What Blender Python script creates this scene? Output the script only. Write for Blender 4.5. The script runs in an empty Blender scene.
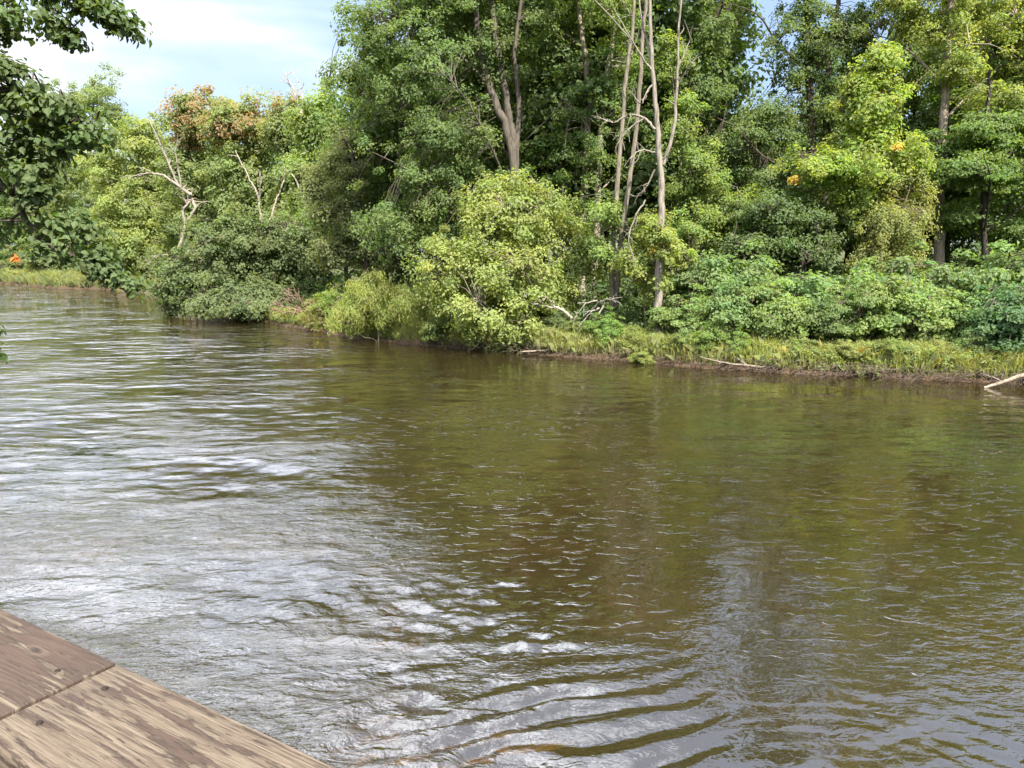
import bpy, math, random
import numpy as np
from mathutils import Vector, Matrix

SC = bpy.context.scene
COL = SC.collection
R = math.radians
F = 773.0
PITCH = R(9.8)
CH = 4.0

# ------------------------------------------------------------------ camera
cam_d = bpy.data.cameras.new('camera')
cam_d.sensor_width = 36.0
cam_d.lens = 36.0 * F / 1024.0
cam_d.clip_start = 0.05
cam_d.clip_end = 6000
cam = bpy.data.objects.new('camera', cam_d)
COL.objects.link(cam)
cam.location = (0, 0, CH)
cam.rotation_euler = (R(90) - PITCH, 0, 0)
SC.camera = cam

# ------------------------------------------------------------------ light
SUN_DIR = Vector((0.30, -0.62, 0.76)).normalized()       # towards the sun
SUN_EL = math.asin(SUN_DIR.z)
SUN_AZ = math.atan2(SUN_DIR.x, SUN_DIR.y)
sun_d = bpy.data.lights.new('sun', 'SUN')
sun_d.energy = 4.8
sun_d.angle = R(0.6)
sun_d.color = (1.0, 0.93, 0.82)
sun = bpy.data.objects.new('sun', sun_d)
COL.objects.link(sun)
sun.rotation_euler = SUN_DIR.to_track_quat('Z', 'Y').to_euler()

world = bpy.data.worlds.new('World')
SC.world = world
world.use_nodes = True
wn = world.node_tree
for n in list(wn.nodes):
    wn.nodes.remove(n)


def mk(nt, kind, **kw):
    n = nt.nodes.new(kind)
    for k, v in kw.items():
        if k.startswith('i_'):
            n.inputs[k[2:].replace('_', ' ')].default_value = v
        else:
            setattr(n, k, v)
    return n


def math_n(nt, op, a, b=None, clamp=False):
    n = nt.nodes.new('ShaderNodeMath')
    n.operation = op
    n.use_clamp = clamp
    for i, v in enumerate((a, b)):
        if v is None:
            continue
        if isinstance(v, (int, float)):
            n.inputs[i].default_value = v
        else:
            nt.links.new(v, n.inputs[i])
    return n.outputs[0]


def ramp(nt, fac, stops, interp='LINEAR'):
    n = nt.nodes.new('ShaderNodeValToRGB')
    cr = n.color_ramp
    cr.interpolation = interp
    while len(cr.elements) > 1:
        cr.elements.remove(cr.elements[-1])
    for i, (p, c) in enumerate(stops):
        e = cr.elements[0] if i == 0 else cr.elements.new(p)
        e.position = p
        if isinstance(c, (int, float)):
            c = (c, c, c)
        e.color = (c[0], c[1], c[2], 1)
    if fac is not None:
        nt.links.new(fac, n.inputs[0])
    return n.outputs[0]


def mix_c(nt, fac, a, b, blend='MIX'):
    n = nt.nodes.new('ShaderNodeMix')
    n.data_type = 'RGBA'
    n.blend_type = blend
    if isinstance(fac, (int, float)):
        n.inputs[0].default_value = fac
    else:
        nt.links.new(fac, n.inputs[0])
    for i, v in ((6, a), (7, b)):
        if isinstance(v, (tuple, list)):
            n.inputs[i].default_value = (v[0], v[1], v[2], 1)
        else:
            nt.links.new(v, n.inputs[i])
    return n.outputs[2]


sky = mk(wn, 'ShaderNodeTexSky', sky_type='NISHITA', sun_disc=False)
sky.sun_elevation = SUN_EL
sky.sun_rotation = SUN_AZ
sky.air_density = 1.0
sky.dust_density = 1.2
sky.ozone_density = 1.5
tc = mk(wn, 'ShaderNodeTexCoord')
mp = mk(wn, 'ShaderNodeMapping')
mp.inputs['Scale'].default_value = (1.0, 1.0, 2.6)
mp.inputs['Location'].default_value = (0.35, 0.1, 0.2)
wn.links.new(tc.outputs['Generated'], mp.inputs[0])
cn = mk(wn, 'ShaderNodeTexNoise', i_Scale=1.9, i_Detail=7.0, i_Roughness=0.52)
cn.inputs['Distortion'].default_value = 0.35
wn.links.new(mp.outputs[0], cn.inputs['Vector'])
sx = mk(wn, 'ShaderNodeSeparateXYZ')
wn.links.new(tc.outputs['Generated'], sx.inputs[0])
cof = ramp(wn, sx.outputs[2], [(0.0, 0.16), (0.27, 0.17), (0.34, 0.27), (0.42, 0.31), (0.52, 0.05), (0.62, 0.06), (0.8, 0.25)])
cover = math_n(wn, 'ADD', cn.outputs[0], math_n(wn, 'SUBTRACT', cof, 0.2))
cover = math_n(wn, 'SUBTRACT', cover, math_n(wn, 'MULTIPLY', math_n(wn, 'MULTIPLY', sx.outputs[0], sx.outputs[2]), 0.45))
cl = ramp(wn, cover, [(0.47, 0.16), (0.54, 0.42), (0.62, 1.0)])
low = ramp(wn, sx.outputs[2], [(0.0, (0.42, 0.48, 0.54)), (0.3, (0.66, 0.705, 0.80)), (0.45, (1.3, 1.25, 1.2)), (0.6, (1.15, 1.15, 1.15))])
clearsky = mix_c(wn, 1.0, sky.outputs[0], low, 'MULTIPLY')
cbr = ramp(wn, sx.outputs[2], [(0.2, 0.40), (0.29, 0.5), (0.38, 1.2), (0.44, 1.7)])
cloudcol = mix_c(wn, 1.0, (9.6, 9.9, 10.5), cbr, 'MULTIPLY')
skc = mix_c(wn, cl, clearsky, cloudcol)
bg = mk(wn, 'ShaderNodeBackground', i_Strength=0.085)
wn.links.new(skc, bg.inputs[0])
wo = mk(wn, 'ShaderNodeOutputWorld')
wn.links.new(bg.outputs[0], wo.inputs[0])

SC.view_settings.view_transform = 'Standard'
SC.view_settings.look = 'None'
SC.view_settings.exposure = 1.87
SC.view_settings.gamma = 1
SC.view_settings.use_curve_mapping = False
SC.cycles.use_denoising = True
SC.cycles.max_bounces = 8
SC.cycles.transparent_max_bounces = 12
SC.cycles.diffuse_bounces = 3
SC.cycles.glossy_bounces = 3
SC.cycles.transmission_bounces = 3
SC.cycles.sample_clamp_indirect = 4.0
SC.cycles.caustics_reflective = False
SC.cycles.caustics_refractive = False

# ------------------------------------------------------------------ helpers


def zc(D, z=0.0):
    return D * math.cos(PITCH) + (CH - z) * math.sin(PITCH)


def X(px, D, z=0.0):
    return (px - 512) / F * zc(D, z)


def Zat(py, D):
    return CH + D * math.tan(math.atan((384 - py) / F) - PITCH)


def P3(px, py, D):
    z = Zat(py, D)
    return np.array([X(px, D, z), D, z])


def tag(o, label=None, cat=None, group=None, kind=None):
    if label: o['label'] = label
    if cat: o['category'] = cat
    if group: o['group'] = group
    if kind: o['kind'] = kind
    return o


def empty(name, loc):
    o = bpy.data.objects.new(name, None)
    o.location = loc
    o.empty_display_size = 0.2
    COL.objects.link(o)
    return o


def mesh_obj(name, co, faces_flat, nper, mat=None, parent=None, smooth=False, attr=None, extra=None):
    """co (n,3); faces_flat flat loop indices; nper int or array of loop counts"""
    me = bpy.data.meshes.new(name)
    co = np.asarray(co, dtype=np.float32)
    fl = np.asarray(faces_flat, dtype=np.int32).ravel()
    if isinstance(nper, int):
        nf = len(fl) // nper
        starts = np.arange(nf, dtype=np.int32) * nper
    else:
        nper = np.asarray(nper, dtype=np.int32)
        nf = len(nper)
        starts = np.concatenate([[0], np.cumsum(nper)[:-1]]).astype(np.int32)
    me.vertices.add(len(co))
    me.vertices.foreach_set('co', co.ravel())
    me.loops.add(len(fl))
    me.loops.foreach_set('vertex_index', fl)
    me.polygons.add(nf)
    me.polygons.foreach_set('loop_start', starts)
    me.polygons.foreach_set('use_smooth', np.full(nf, smooth, dtype=bool))
    if attr is not None:
        a = me.color_attributes.new('leafvar', 'FLOAT_COLOR', 'POINT')
        a.data.foreach_set('color', np.asarray(attr, dtype=np.float32).ravel())
    me.update(calc_edges=True)
    me.validate()
    if mat is not None:
        me.materials.append(mat)
    o = bpy.data.objects.new(name, me)
    COL.objects.link(o)
    if parent is not None:
        o.parent = parent
    return o


class Tubes:
    def __init__(s):
        s.V = []; s.Fc = []; s.n = 0

    def add(s, pts, rad, sides=6):
        pts = np.asarray(pts, float)
        rad = np.broadcast_to(np.asarray(rad, float), (len(pts),))
        tang = np.gradient(pts, axis=0)
        tang /= (np.linalg.norm(tang, axis=1, keepdims=True) + 1e-9)
        ref = np.array([1.0, 0.13, 0.07])
        if abs(tang[0] @ ref) > 0.9: ref = np.array([0.1, 1.0, 0.1])
        u = np.cross(tang, ref); u /= (np.linalg.norm(u, axis=1, keepdims=True) + 1e-9)
        v = np.cross(tang, u)
        a = np.arange(sides) * 2 * math.pi / sides
        ring = pts[:, None, :] + rad[:, None, None] * (np.cos(a)[None, :, None] * u[:, None, :] + np.sin(a)[None, :, None] * v[:, None, :])
        m = len(pts)
        s.V.append(ring.reshape(-1, 3))
        i = np.arange(m - 1)[:, None] * sides
        j = np.arange(sides)[None, :]
        j2 = (j + 1) % sides
        f = np.stack([i + j, i + j2, i + sides + j2, i + sides + j], axis=-1).reshape(-1, 4) + s.n
        s.Fc.append(f)
        s.n += m * sides

    def build(s, name, mat, parent=None, origin=(0, 0, 0)):
        co = np.concatenate(s.V) - np.asarray(origin)
        return mesh_obj(name, co, np.concatenate(s.Fc), 4, mat, parent, smooth=True)


def smooth_line(p, k=6):
    """Catmull-Rom through points"""
    p = np.asarray(p, float)
    if len(p) < 3:
        t = np.linspace(0, 1, k + 1)[:, None]
        return p[0] * (1 - t) + p[-1] * t
    q = np.vstack([2 * p[0] - p[1], p, 2 * p[-1] - p[-2]])
    out = []
    for i in range(1, len(q) - 2):
        t = np.linspace(0, 1, k, endpoint=False)[:, None]
        a, b, c, d = q[i - 1], q[i], q[i + 1], q[i + 2]
        out.append(0.5 * ((2 * b) + (-a + c) * t + (2 * a - 5 * b + 4 * c - d) * t ** 2 + (-a + 3 * b - 3 * c + d) * t ** 3))
    out.append(p[-1:])
    return np.concatenate(out)


def unit(a):
    return a / (np.linalg.norm(a, axis=-1, keepdims=True) + 1e-9)


def vnoise(x, y, seed=0, scale=1.0):
    """smooth value noise, vectorised"""
    x = np.asarray(x) * scale; y = np.asarray(y) * scale
    xi = np.floor(x).astype(np.int64); yi = np.floor(y).astype(np.int64)
    fx = x - xi; fy = y - yi
    fx = fx * fx * (3 - 2 * fx); fy = fy * fy * (3 - 2 * fy)

    def h(a, b):
        n = (a * 374761393 + b * 668265263 + seed * 974711) & 0x7fffffff
        n = ((n ^ (n >> 13)) * 1274126177) & 0x7fffffff
        return ((n ^ (n >> 16)) & 0xffff) / 65535.0
    return (h(xi, yi) * (1 - fx) + h(xi + 1, yi) * fx) * (1 - fy) + (h(xi, yi + 1) * (1 - fx) + h(xi + 1, yi + 1) * fx) * fy


def fbm(x, y, seed=0, scale=1.0, oct=3):
    s = 0; a = 1; t = 0
    for i in range(oct):
        s = s + a * vnoise(x, y, seed + i * 17, scale * 2 ** i); t += a; a *= 0.5
    return s / t


# ------------------------------------------------------------------ materials
def new_mat(name):
    m = bpy.data.materials.new(name)
    m.use_nodes = True
    nt = m.node_tree
    for n in list(nt.nodes):
        nt.nodes.remove(n)
    out = nt.nodes.new('ShaderNodeOutputMaterial')
    return m, nt, out


def leaf_material(name, autumn, transl=0.46, rough=0.55, spec=0.18):
    m, nt, out = new_mat(name)
    oi = mk(nt, 'ShaderNodeObjectInfo')
    at = mk(nt, 'ShaderNodeAttribute', attribute_name='leafvar')
    sp = mk(nt, 'ShaderNodeSeparateColor')
    nt.links.new(at.outputs['Color'], sp.inputs[0])
    geo = mk(nt, 'ShaderNodeNewGeometry')
    hsv = mk(nt, 'ShaderNodeHueSaturation')
    nt.links.new(oi.outputs['Color'], hsv.inputs['Color'])
    hue = math_n(nt, 'ADD', math_n(nt, 'MULTIPLY', sp.outputs[1], 0.07), 0.465)
    nt.links.new(hue, hsv.inputs['Hue'])
    val = math_n(nt, 'ADD', math_n(nt, 'MULTIPLY', sp.outputs[0], 0.8), 0.70)
    nt.links.new(val, hsv.inputs['Value'])
    c = mix_c(nt, sp.outputs[2], hsv.outputs[0], autumn)
    # paler undersides
    under = mix_c(nt, 0.25, c, (0.16, 0.20, 0.12))
    c2 = mix_c(nt, geo.outputs['Backfacing'], c, under)
    b = mk(nt, 'ShaderNodeBsdfPrincipled')
    b.inputs['Roughness'].default_value = rough
    b.inputs['Specular IOR Level'].default_value = spec
    nt.links.new(c2, b.inputs['Base Color'])
    tr = mk(nt, 'ShaderNodeBsdfTranslucent')
    tcol = mix_c(nt, 1.0, c, (2.3, 2.2, 0.8), 'MULTIPLY')
    nt.links.new(tcol, tr.inputs['Color'])
    mx = mk(nt, 'ShaderNodeMixShader')
    mx.inputs[0].default_value = transl
    nt.links.new(b.outputs[0], mx.inputs[1]); nt.links.new(tr.outputs[0], mx.inputs[2])
    nt.links.new(mx.outputs[0], out.inputs[0])
    return m


M_LEAF = leaf_material('leaves_orange_tips', (0.52, 0.34, 0.07))
M_LEAF_RED = leaf_material('leaves_red_tips', (0.27, 0.15, 0.105))


def bark_material(name):
    m, nt, out = new_mat(name)
    oi = mk(nt, 'ShaderNodeObjectInfo')
    t = mk(nt, 'ShaderNodeTexCoord')
    mpn = mk(nt, 'ShaderNodeMapping')
    mpn.inputs['Scale'].default_value = (9, 9, 1.6)
    nt.links.new(t.outputs['Object'], mpn.inputs[0])
    n1 = mk(nt, 'ShaderNodeTexNoise', i_Scale=1.6, i_Detail=6.0, i_Roughness=0.65)
    nt.links.new(mpn.outputs[0], n1.inputs['Vector'])
    c = mix_c(nt, 1.0, oi.outputs['Color'], ramp(nt, n1.outputs[0], [(0.3, 0.35), (0.5, 0.95), (0.7, 1.35)]), 'MULTIPLY')
    b = mk(nt, 'ShaderNodeBsdfPrincipled')
    b.inputs['Roughness'].default_value = 0.9
    b.inputs['Specular IOR Level'].default_value = 0.15
    nt.links.new(c, b.inputs['Base Color'])
    bp = mk(nt, 'ShaderNodeBump', i_Strength=0.8, i_Distance=0.03)
    nt.links.new(n1.outputs[0], bp.inputs['Height'])
    nt.links.new(bp.outputs[0], b.inputs['Normal'])
    nt.links.new(b.outputs[0], out.inputs[0])
    return m


M_BARK = bark_material('bark')

# ------------------------------------------------------------------ river outline and terrain
shore_r = [(1400, 18.5), (1200, 20.6), (1024, 22.8), (984, 23.4), (900, 23.9), (800, 25.0), (700, 26.5), (600, 28.7), (500, 30.6),
           (400, 33.6), (330, 37.0), (270, 43.0), (235, 47.5), (205, 50.5), (188, 56), (176, 62), (160, 70), (140, 76.5), (110, 80), (60, 82.5),
           (0, 96), (-120, 106), (-420, 120), (-1200, 130)]
poly = [(X(a, d), d) for a, d in shore_r]
poly += [(-260, 112), (-128, 101), (-84, 84), (-60, 62), (-36, 36), (-20, 18.5), (-11.5, 10), (-8.6, 6), (-8.2, 0), (-9, -25), (-14, -70),
         (70, -70), (48, -20), (38, 0), (30, 10), (24, 15.5)]
poly = np.array(poly)


def river_sd(x, y):
    """positive inside the river, negative on land"""
    x = np.asarray(x, float); y = np.asarray(y, float)
    d = np.full(x.shape, 1e9)
    ins = np.zeros(x.shape, bool)
    n = len(poly)
    for i in range(n):
        x0, y0 = poly[i]; x1, y1 = poly[(i + 1) % n]
        dx, dy = x1 - x0, y1 - y0
        t = np.clip(((x - x0) * dx + (y - y0) * dy) / (dx * dx + dy * dy), 0, 1)
        d = np.minimum(d, np.hypot(x - x0 - t * dx, y - y0 - t * dy))
        c = ((y0 > y) != (y1 > y)) & (x < (x1 - x0) * (y - y0) / (y1 - y0 + 1e-12) + x0)
        ins ^= c
    return np.where(ins, d, -d)


def ground_h(x, y):
    x = np.asarray(x, float); y = np.asarray(y, float)
    sd = river_sd(x, y) + (fbm(x, y, 3, 0.45, 3) - 0.5) * 1.1
    land = -sd
    t = np.clip(land / 0.45, 0, 1)
    h = 0.42 * t * t * (3 - 2 * t) + 0.55 * np.clip(land / 7, 0, 1) ** 0.8 + 0.25 * (fbm(x, y, 9, 0.25, 3) - 0.5) * np.clip(land / 2, 0, 1)
    far = np.clip((land - 30) / 200, 0, 1)
    h = h + far * 2.0
    wd = np.clip(sd / 3.0, 0, 1)
    bed = -0.12 - 0.75 * wd ** 0.7 + 0.25 * (fbm(x, y, 21, 0.35, 3) - 0.5) * wd
    # low gravel spit on the far bank
    sp = np.clip(1 - np.hypot((x + 36) / 5.0, (y - 77) / 4.0), 0, 1)
    h = h * (1 - 0.7 * sp)
    return np.where(sd > 0, bed, h)


def ghz(x, y):
    return float(ground_h(np.array([x]), np.array([y]))[0])


def axis(parts):
    out = []
    for a, b, s in parts:
        out.append(np.arange(a, b, s))
    return np.concatenate(out)


def grid_mesh(name, xs, ys, zf, mat):
    gx, gy = np.meshgrid(xs, ys)
    gz = zf(gx, gy)
    co = np.stack([gx, gy, gz], -1).reshape(-1, 3)
    nx, ny = len(xs), len(ys)
    i = (np.arange(ny - 1)[:, None] * nx + np.arange(nx - 1)[None, :])
    f = np.stack([i, i + 1, i + nx + 1, i + nx], -1).reshape(-1, 4)
    return mesh_obj(name, co, f, 4, mat, smooth=True)


def ground_material():
    m, nt, out = new_mat('soil_and_riverbed')
    geo = mk(nt, 'ShaderNodeNewGeometry')
    sp = mk(nt, 'ShaderNodeSeparateXYZ')
    nt.links.new(geo.outputs['Position'], sp.inputs[0])
    n1 = mk(nt, 'ShaderNodeTexNoise', i_Scale=1.3, i_Detail=6.0, i_Roughness=0.65)
    nt.links.new(geo.outputs['Position'], n1.inputs['Vector'])
    n2 = mk(nt, 'ShaderNodeTexNoise', i_Scale=14.0, i_Detail=4.0, i_Roughness=0.7)
    nt.links.new(geo.outputs['Position'], n2.inputs['Vector'])
    vo = mk(nt, 'ShaderNodeTexVoronoi', i_Scale=5.0)
    nt.links.new(geo.outputs['Position'], vo.inputs['Vector'])
    land = ramp(nt, n1.outputs[0], [(0.35, (0.035, 0.045, 0.016)), (0.5, (0.06, 0.075, 0.025)), (0.65, (0.07, 0.055, 0.032))])
    dirt = ramp(nt, n2.outputs[0], [(0.35, (0.035, 0.024, 0.016)), (0.6, (0.10, 0.07, 0.045)), (0.75, (0.17, 0.13, 0.09))])
    n3 = mk(nt, 'ShaderNodeTexNoise', i_Scale=0.55, i_Detail=5.0, i_Roughness=0.6)
    nt.links.new(geo.outputs['Position'], n3.inputs['Vector'])
    bed = ramp(nt, n3.outputs[0], [(0.36, (0.035, 0.032, 0.014)), (0.46, (0.09, 0.07, 0.025)), (0.54, (0.20, 0.115, 0.04)), (0.66, (0.34, 0.21, 0.09))])
    stone = ramp(nt, vo.outputs['Color'], [(0.0, 0.55), (0.5, 0.9), (1.0, 1.4)])
    bed = mix_c(nt, 0.75, bed, stone, 'MULTIPLY')
    # height masks with ragged edge
    zz = math_n(nt, 'ADD', sp.outputs[2], math_n(nt, 'MULTIPLY', math_n(nt, 'SUBTRACT', n2.outputs[0], 0.5), 0.3))
    fac_land = ramp(nt, math_n(nt, 'MULTIPLY', zz, 1.0), [(0.34, 0.0), (0.5, 1.0)])
    c = mix_c(nt, fac_land, dirt, land)
    fac_bed = ramp(nt, math_n(nt, 'ADD', sp.outputs[2], 0.5), [(0.40, 1.0), (0.5, 0.0)])
    c = mix_c(nt, fac_bed, c, bed)
    # gravel spit
    vs = mk(nt, 'ShaderNodeVectorMath', operation='DISTANCE')
    nt.links.new(geo.outputs['Position'], vs.inputs[0])
    vs.inputs[1].default_value = (-36, 77, 0.1)
    fs = ramp(nt, math_n(nt, 'MULTIPLY', vs.outputs['Value'], 0.1), [(0.3, 1.0), (0.5, 0.0)])
    c = mix_c(nt, math_n(nt, 'MULTIPLY', fs, math_n(nt, 'SUBTRACT', 1.0, fac_bed)), c, (0.15, 0.125, 0.09))
    b = mk(nt, 'ShaderNodeBsdfPrincipled')
    b.inputs['Roughness'].default_value = 0.95
    b.inputs['Specular IOR Level'].default_value = 0.1
    nt.links.new(c, b.inputs['Base Color'])
    bp = mk(nt, 'ShaderNodeBump', i_Strength=1.0, i_Distance=0.12)
    nt.links.new(n2.outputs[0], bp.inputs['Height'])
    nt.links.new(bp.outputs[0], b.inputs['Normal'])
    nt.links.new(b.outputs[0], out.inputs[0])
    return m


gxs = axis([(-3000, -400, 260), (-400, -130, 15), (-130, -60, 2.2), (-60, 24, 0.4), (24, 70, 1.5), (70, 400, 15), (400, 3001, 260)])
gys = axis([(-3000, -400, 260), (-400, -90, 20), (-90, 0, 3), (0, 18, 0.6), (18, 54, 0.35), (54, 112, 0.9), (112, 200, 6), (200, 700, 50), (700, 3001, 230)])
ground = grid_mesh('ground', gxs, gys, ground_h, ground_material())
tag(ground, kind='structure')


# ------------------------------------------------------------------ river water
def water_h(x, y):
    z = np.zeros_like(x)
    # broad smooth wavelets shed downstream of the bridge: crests run along (0.95, 0.3)
    wx = x + 0.5 * (fbm(x, y, 31, 0.7, 2) - 0.5) * 2
    wy = y + 0.34 * (fbm(x, y, 37, 0.9, 2) - 0.5) * 2
    s = 0.36 * wx - 0.93 * wy + 0.02 * (wx - 0.3) ** 2
    m = np.exp(-(((x - 0.15) / 1.45) ** 4) - ((y - 5.95) / 0.95) ** 4)
    ph = s * 2 * math.pi / 0.33 + 0.9 + 2.2 * (fbm(x, y, 43, 2.2, 2) - 0.5)
    w = np.sin(ph) + 0.15 * np.sin(2 * ph + 0.6)
    z += 0.021 * m * w * (2.7 * np.clip(fbm(x, y * 1.3, 41, 1.7, 2) - 0.12, 0, 1))
    # choppy lumps at the left end of the wavelets
    m2 = np.exp(-(((x + 1.3) / 0.95) ** 2) - ((y - 6.0) / 1.0) ** 2)
    z += 0.13 * m2 * (fbm(x * 0.8 + y * 0.25, y * 1.3 - x * 0.35, 51, 3.2, 3) - 0.5)
    # eddy streak and boil where the current folds over
    ey = 7.35 + 0.10 * np.sin(x * 1.3) - 0.10 * (x - 0.3)
    m3 = np.exp(-(((x + 0.6) / 2.0) ** 4)) * np.exp(-((y - ey) / 0.11) ** 2)
    z += 0.030 * m3 * (0.5 + fbm(x, y, 61, 2.2, 2))
    m4 = np.exp(-(((x - 0.15) / 0.55) ** 2) - ((y - 7.45) / 0.35) ** 2)
    z += 0.07 * m4 * (fbm(x, y, 71, 6.0, 3) - 0.5)
    m5 = np.exp(-(((x + 1.0) / 1.6) ** 2) - ((y - 8.2) / 0.9) ** 2)
    z += 0.10 * m5 * (fbm(x, y * 1.6, 75, 4.0, 3) - 0.5)
    # mild chop everywhere nearby, stronger on the left
    ml = 1 / (1 + np.exp((x + 1.2 + 0.10 * (y - 6)) / 0.5))
    z += (0.009 + 0.043 * ml) * (fbm(x * 0.75, y * 1.35, 81, 2.6, 4) - 0.5) * np.exp(-np.clip(y - 14, 0, None) / 6)
    # right foreground swirls
    m6 = np.exp(-(((x - 3.4) / 1.2) ** 2) - ((y - 5.9) / 0.8) ** 2)
    q = np.hypot(x - 2.6, (y - 5.0) * 1.2)
    z += 0.0035 * m6 * np.sin(q * 2 * math.pi / 0.24 + 14 * fbm(x, y, 91, 1.1, 3)) + 0.03 * m6 * (fbm(x * .8, y * 1.5, 95, 3.5, 3) - .5)
    return z


def water_material():
    m, nt, out = new_mat('river_water')
    geo = mk(nt, 'ShaderNodeNewGeometry')
    sp = mk(nt, 'ShaderNodeSeparateXYZ')
    nt.links.new(geo.outputs['Position'], sp.inputs[0])

    def noise(scale, sx, sy, detail, rot=0.0, rough=0.55, dist=0.0):
        mpn = mk(nt, 'ShaderNodeMapping')
        mpn.inputs['Scale'].default_value = (sx, sy, 1)
        mpn.inputs['Rotation'].default_value = (0, 0, rot)
        nt.links.new(geo.outputs['Position'], mpn.inputs[0])
        n = mk(nt, 'ShaderNodeTexNoise', i_Scale=scale, i_Detail=detail, i_Roughness=rough)
        n.inputs['Distortion'].default_value = dist
        nt.links.new(mpn.outputs[0], n.inputs['Vector'])
        return n.outputs[0]
    a = noise(1.6, 0.7, 1.25, 3.0, 0.25)            # long ripples
    b = noise(5.0, 0.75, 1.2, 3.0, 0.15, 0.6, 0.4)   # small ripples
    c = noise(15.0, 0.6, 1.3, 2.0, 0.3, 0.6, 0.6)    # crinkles
    patch = noise(0.16, 0.7, 1.2, 2.0, 0.5)
    patch2 = noise(0.30, 0.8, 1.0, 3.0, 0.9)
    # rougher current on the left (x below the line), calmer on the right
    xl = math_n(nt, 'ADD', sp.outputs[0], math_n(nt, 'MULTIPLY', sp.outputs[1], 0.17))
    left = ramp(nt, math_n(nt, 'ADD', math_n(nt, 'MULTIPLY', xl, 0.08), 0.5), [(0.35, 1.0), (0.62, 0.0)])
    nearf = ramp(nt, math_n(nt, 'MULTIPLY', sp.outputs[1], 0.02), [(0.16, 1.0), (0.30, 0.7), (0.46, 0.55), (0.62, 0.8)])
    left = math_n(nt, 'MULTIPLY', left, nearf)
    amp = math_n(nt, 'ADD', math_n(nt, 'MULTIPLY', left, ramp(nt, patch2, [(0.38, 0.35), (0.62, 1.6)])), math_n(nt, 'MULTIPLY', ramp(nt, patch, [(0.38, 0.22), (0.6, 1.1)]), 0.6))
    dist = math_n(nt, 'MULTIPLY', sp.outputs[1], 0.02)
    fine = ramp(nt, dist, [(0.15, 1.0), (0.26, 0.4), (0.6, 0.15)])
    longw = noise(0.95, 0.6, 1.35, 2.0, 0.22, 0.5, 0.3)
    lw = math_n(nt, 'MULTIPLY', longw, ramp(nt, dist, [(0.14, 0.0), (0.34, 0.11), (0.8, 0.14)]))
    h = math_n(nt, 'ADD', math_n(nt, 'MULTIPLY', a, 0.045), math_n(nt, 'MULTIPLY', fine, math_n(nt, 'ADD', math_n(nt, 'MULTIPLY', b, 0.026), math_n(nt, 'MULTIPLY', c, 0.008))))
    h = math_n(nt, 'ADD', h, lw)
    h = math_n(nt, 'MULTIPLY', h, amp)
    rg = noise(3.6, 0.65, 1.15, 5.0, 0.2, 0.62, 1.0)
    dn = noise(4.6, 0.7, 1.5, 2.0, 0.12, 0.5, 0.6)
    dash = math_n(nt, 'MULTIPLY', ramp(nt, dn, [(0.575, 0.0), (0.67, 1.0)]), math_n(nt, 'MULTIPLY', ramp(nt, patch2, [(0.38, 0.0), (0.55, 1.0)]), 0.0085))
    rid = math_n(nt, 'ABSOLUTE', math_n(nt, 'SUBTRACT', rg, 0.5))
    h = math_n(nt, 'ADD', h, math_n(nt, 'MULTIPLY', math_n(nt, 'MULTIPLY', math_n(nt, 'MULTIPLY', rid, fine), math_n(nt, 'MULTIPLY', left, ramp(nt, patch2, [(0.42, 0.12), (0.6, 1.0)]))), 0.15))
    h = math_n(nt, 'ADD', h, dash)
    bp = mk(nt, 'ShaderNodeBump', i_Strength=1.0, i_Distance=1.0)
    nt.links.new(h, bp.inputs['Height'])
    gl = mk(nt, 'ShaderNodeBsdfGlossy', i_Roughness=0.012)
    gl.inputs['Color'].default_value = (0.95, 0.97, 1.0, 1)
    nt.links.new(bp.outputs[0], gl.inputs['Normal'])
    tr = mk(nt, 'ShaderNodeBsdfTransparent')
    tr.inputs['Color'].default_value = (0.80, 0.69, 0.48, 1)
    df = mk(nt, 'ShaderNodeBsdfDiffuse')
    df.inputs['Color'].default_value = (0.066, 0.047, 0.018, 1)
    mx = mk(nt, 'ShaderNodeMixShader'); mx.inputs[0].default_value = 0.22
    nt.links.new(tr.outputs[0], mx.inputs[1]); nt.links.new(df.outputs[0], mx.inputs[2])
    fr = mk(nt, 'ShaderNodeFresnel', i_IOR=2.35)
    nt.links.new(bp.outputs[0], fr.inputs['Normal'])
    mx2 = mk(nt, 'ShaderNodeMixShader')
    nt.links.new(fr.outputs[0], mx2.inputs[0])
    nt.links.new(mx.outputs[0], mx2.inputs[1]); nt.links.new(gl.outputs[0], mx2.inputs[2])
    nt.links.new(mx2.outputs[0], out.inputs[0])
    return m


wxs = axis([(-260, -60, 10), (-60, -12, 1.0), (-12, -5, 0.15), (-5, 5.5, 0.035), (5.5, 14, 0.15), (14, 80, 2.0)])
wys = axis([(-70, 0, 5), (0, 4.2, 0.3), (4.2, 10, 0.035), (10, 20, 0.10), (20, 60, 0.8), (60, 140, 3)])
water = grid_mesh('river_water', wxs, wys, water_h, water_material())
tag(water, kind='structure')

# ------------------------------------------------------------------ leaves and trees


def leaf_quads(Pp, N, rng, size, aspect=0.62, droop=None):
    n = len(Pp)
    rnd = rng.normal(size=(n, 3))
    if droop is not None:
        rnd = rnd * 0.5 + np.array([0, 0, -1.0]) * droop
    T = unit(np.cross(N, np.cross(rnd, N)))
    B = np.cross(N, T)
    L = size * rng.uniform(0.65, 1.25, (n, 1))
    W = L * aspect
    v0 = Pp - T * L * 0.5
    v1 = Pp + B * W * 0.5 + N * W * 0.18 + T * L * 0.05
    v2 = Pp + T * L * 0.5 - N * L * 0.12
    v3 = Pp - B * W * 0.5 + N * W * 0.18 + T * L * 0.05
    co = np.stack([v0, v1, v2, v3], 1).reshape(-1, 3)
    return co, np.arange(n * 4), 4


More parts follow.
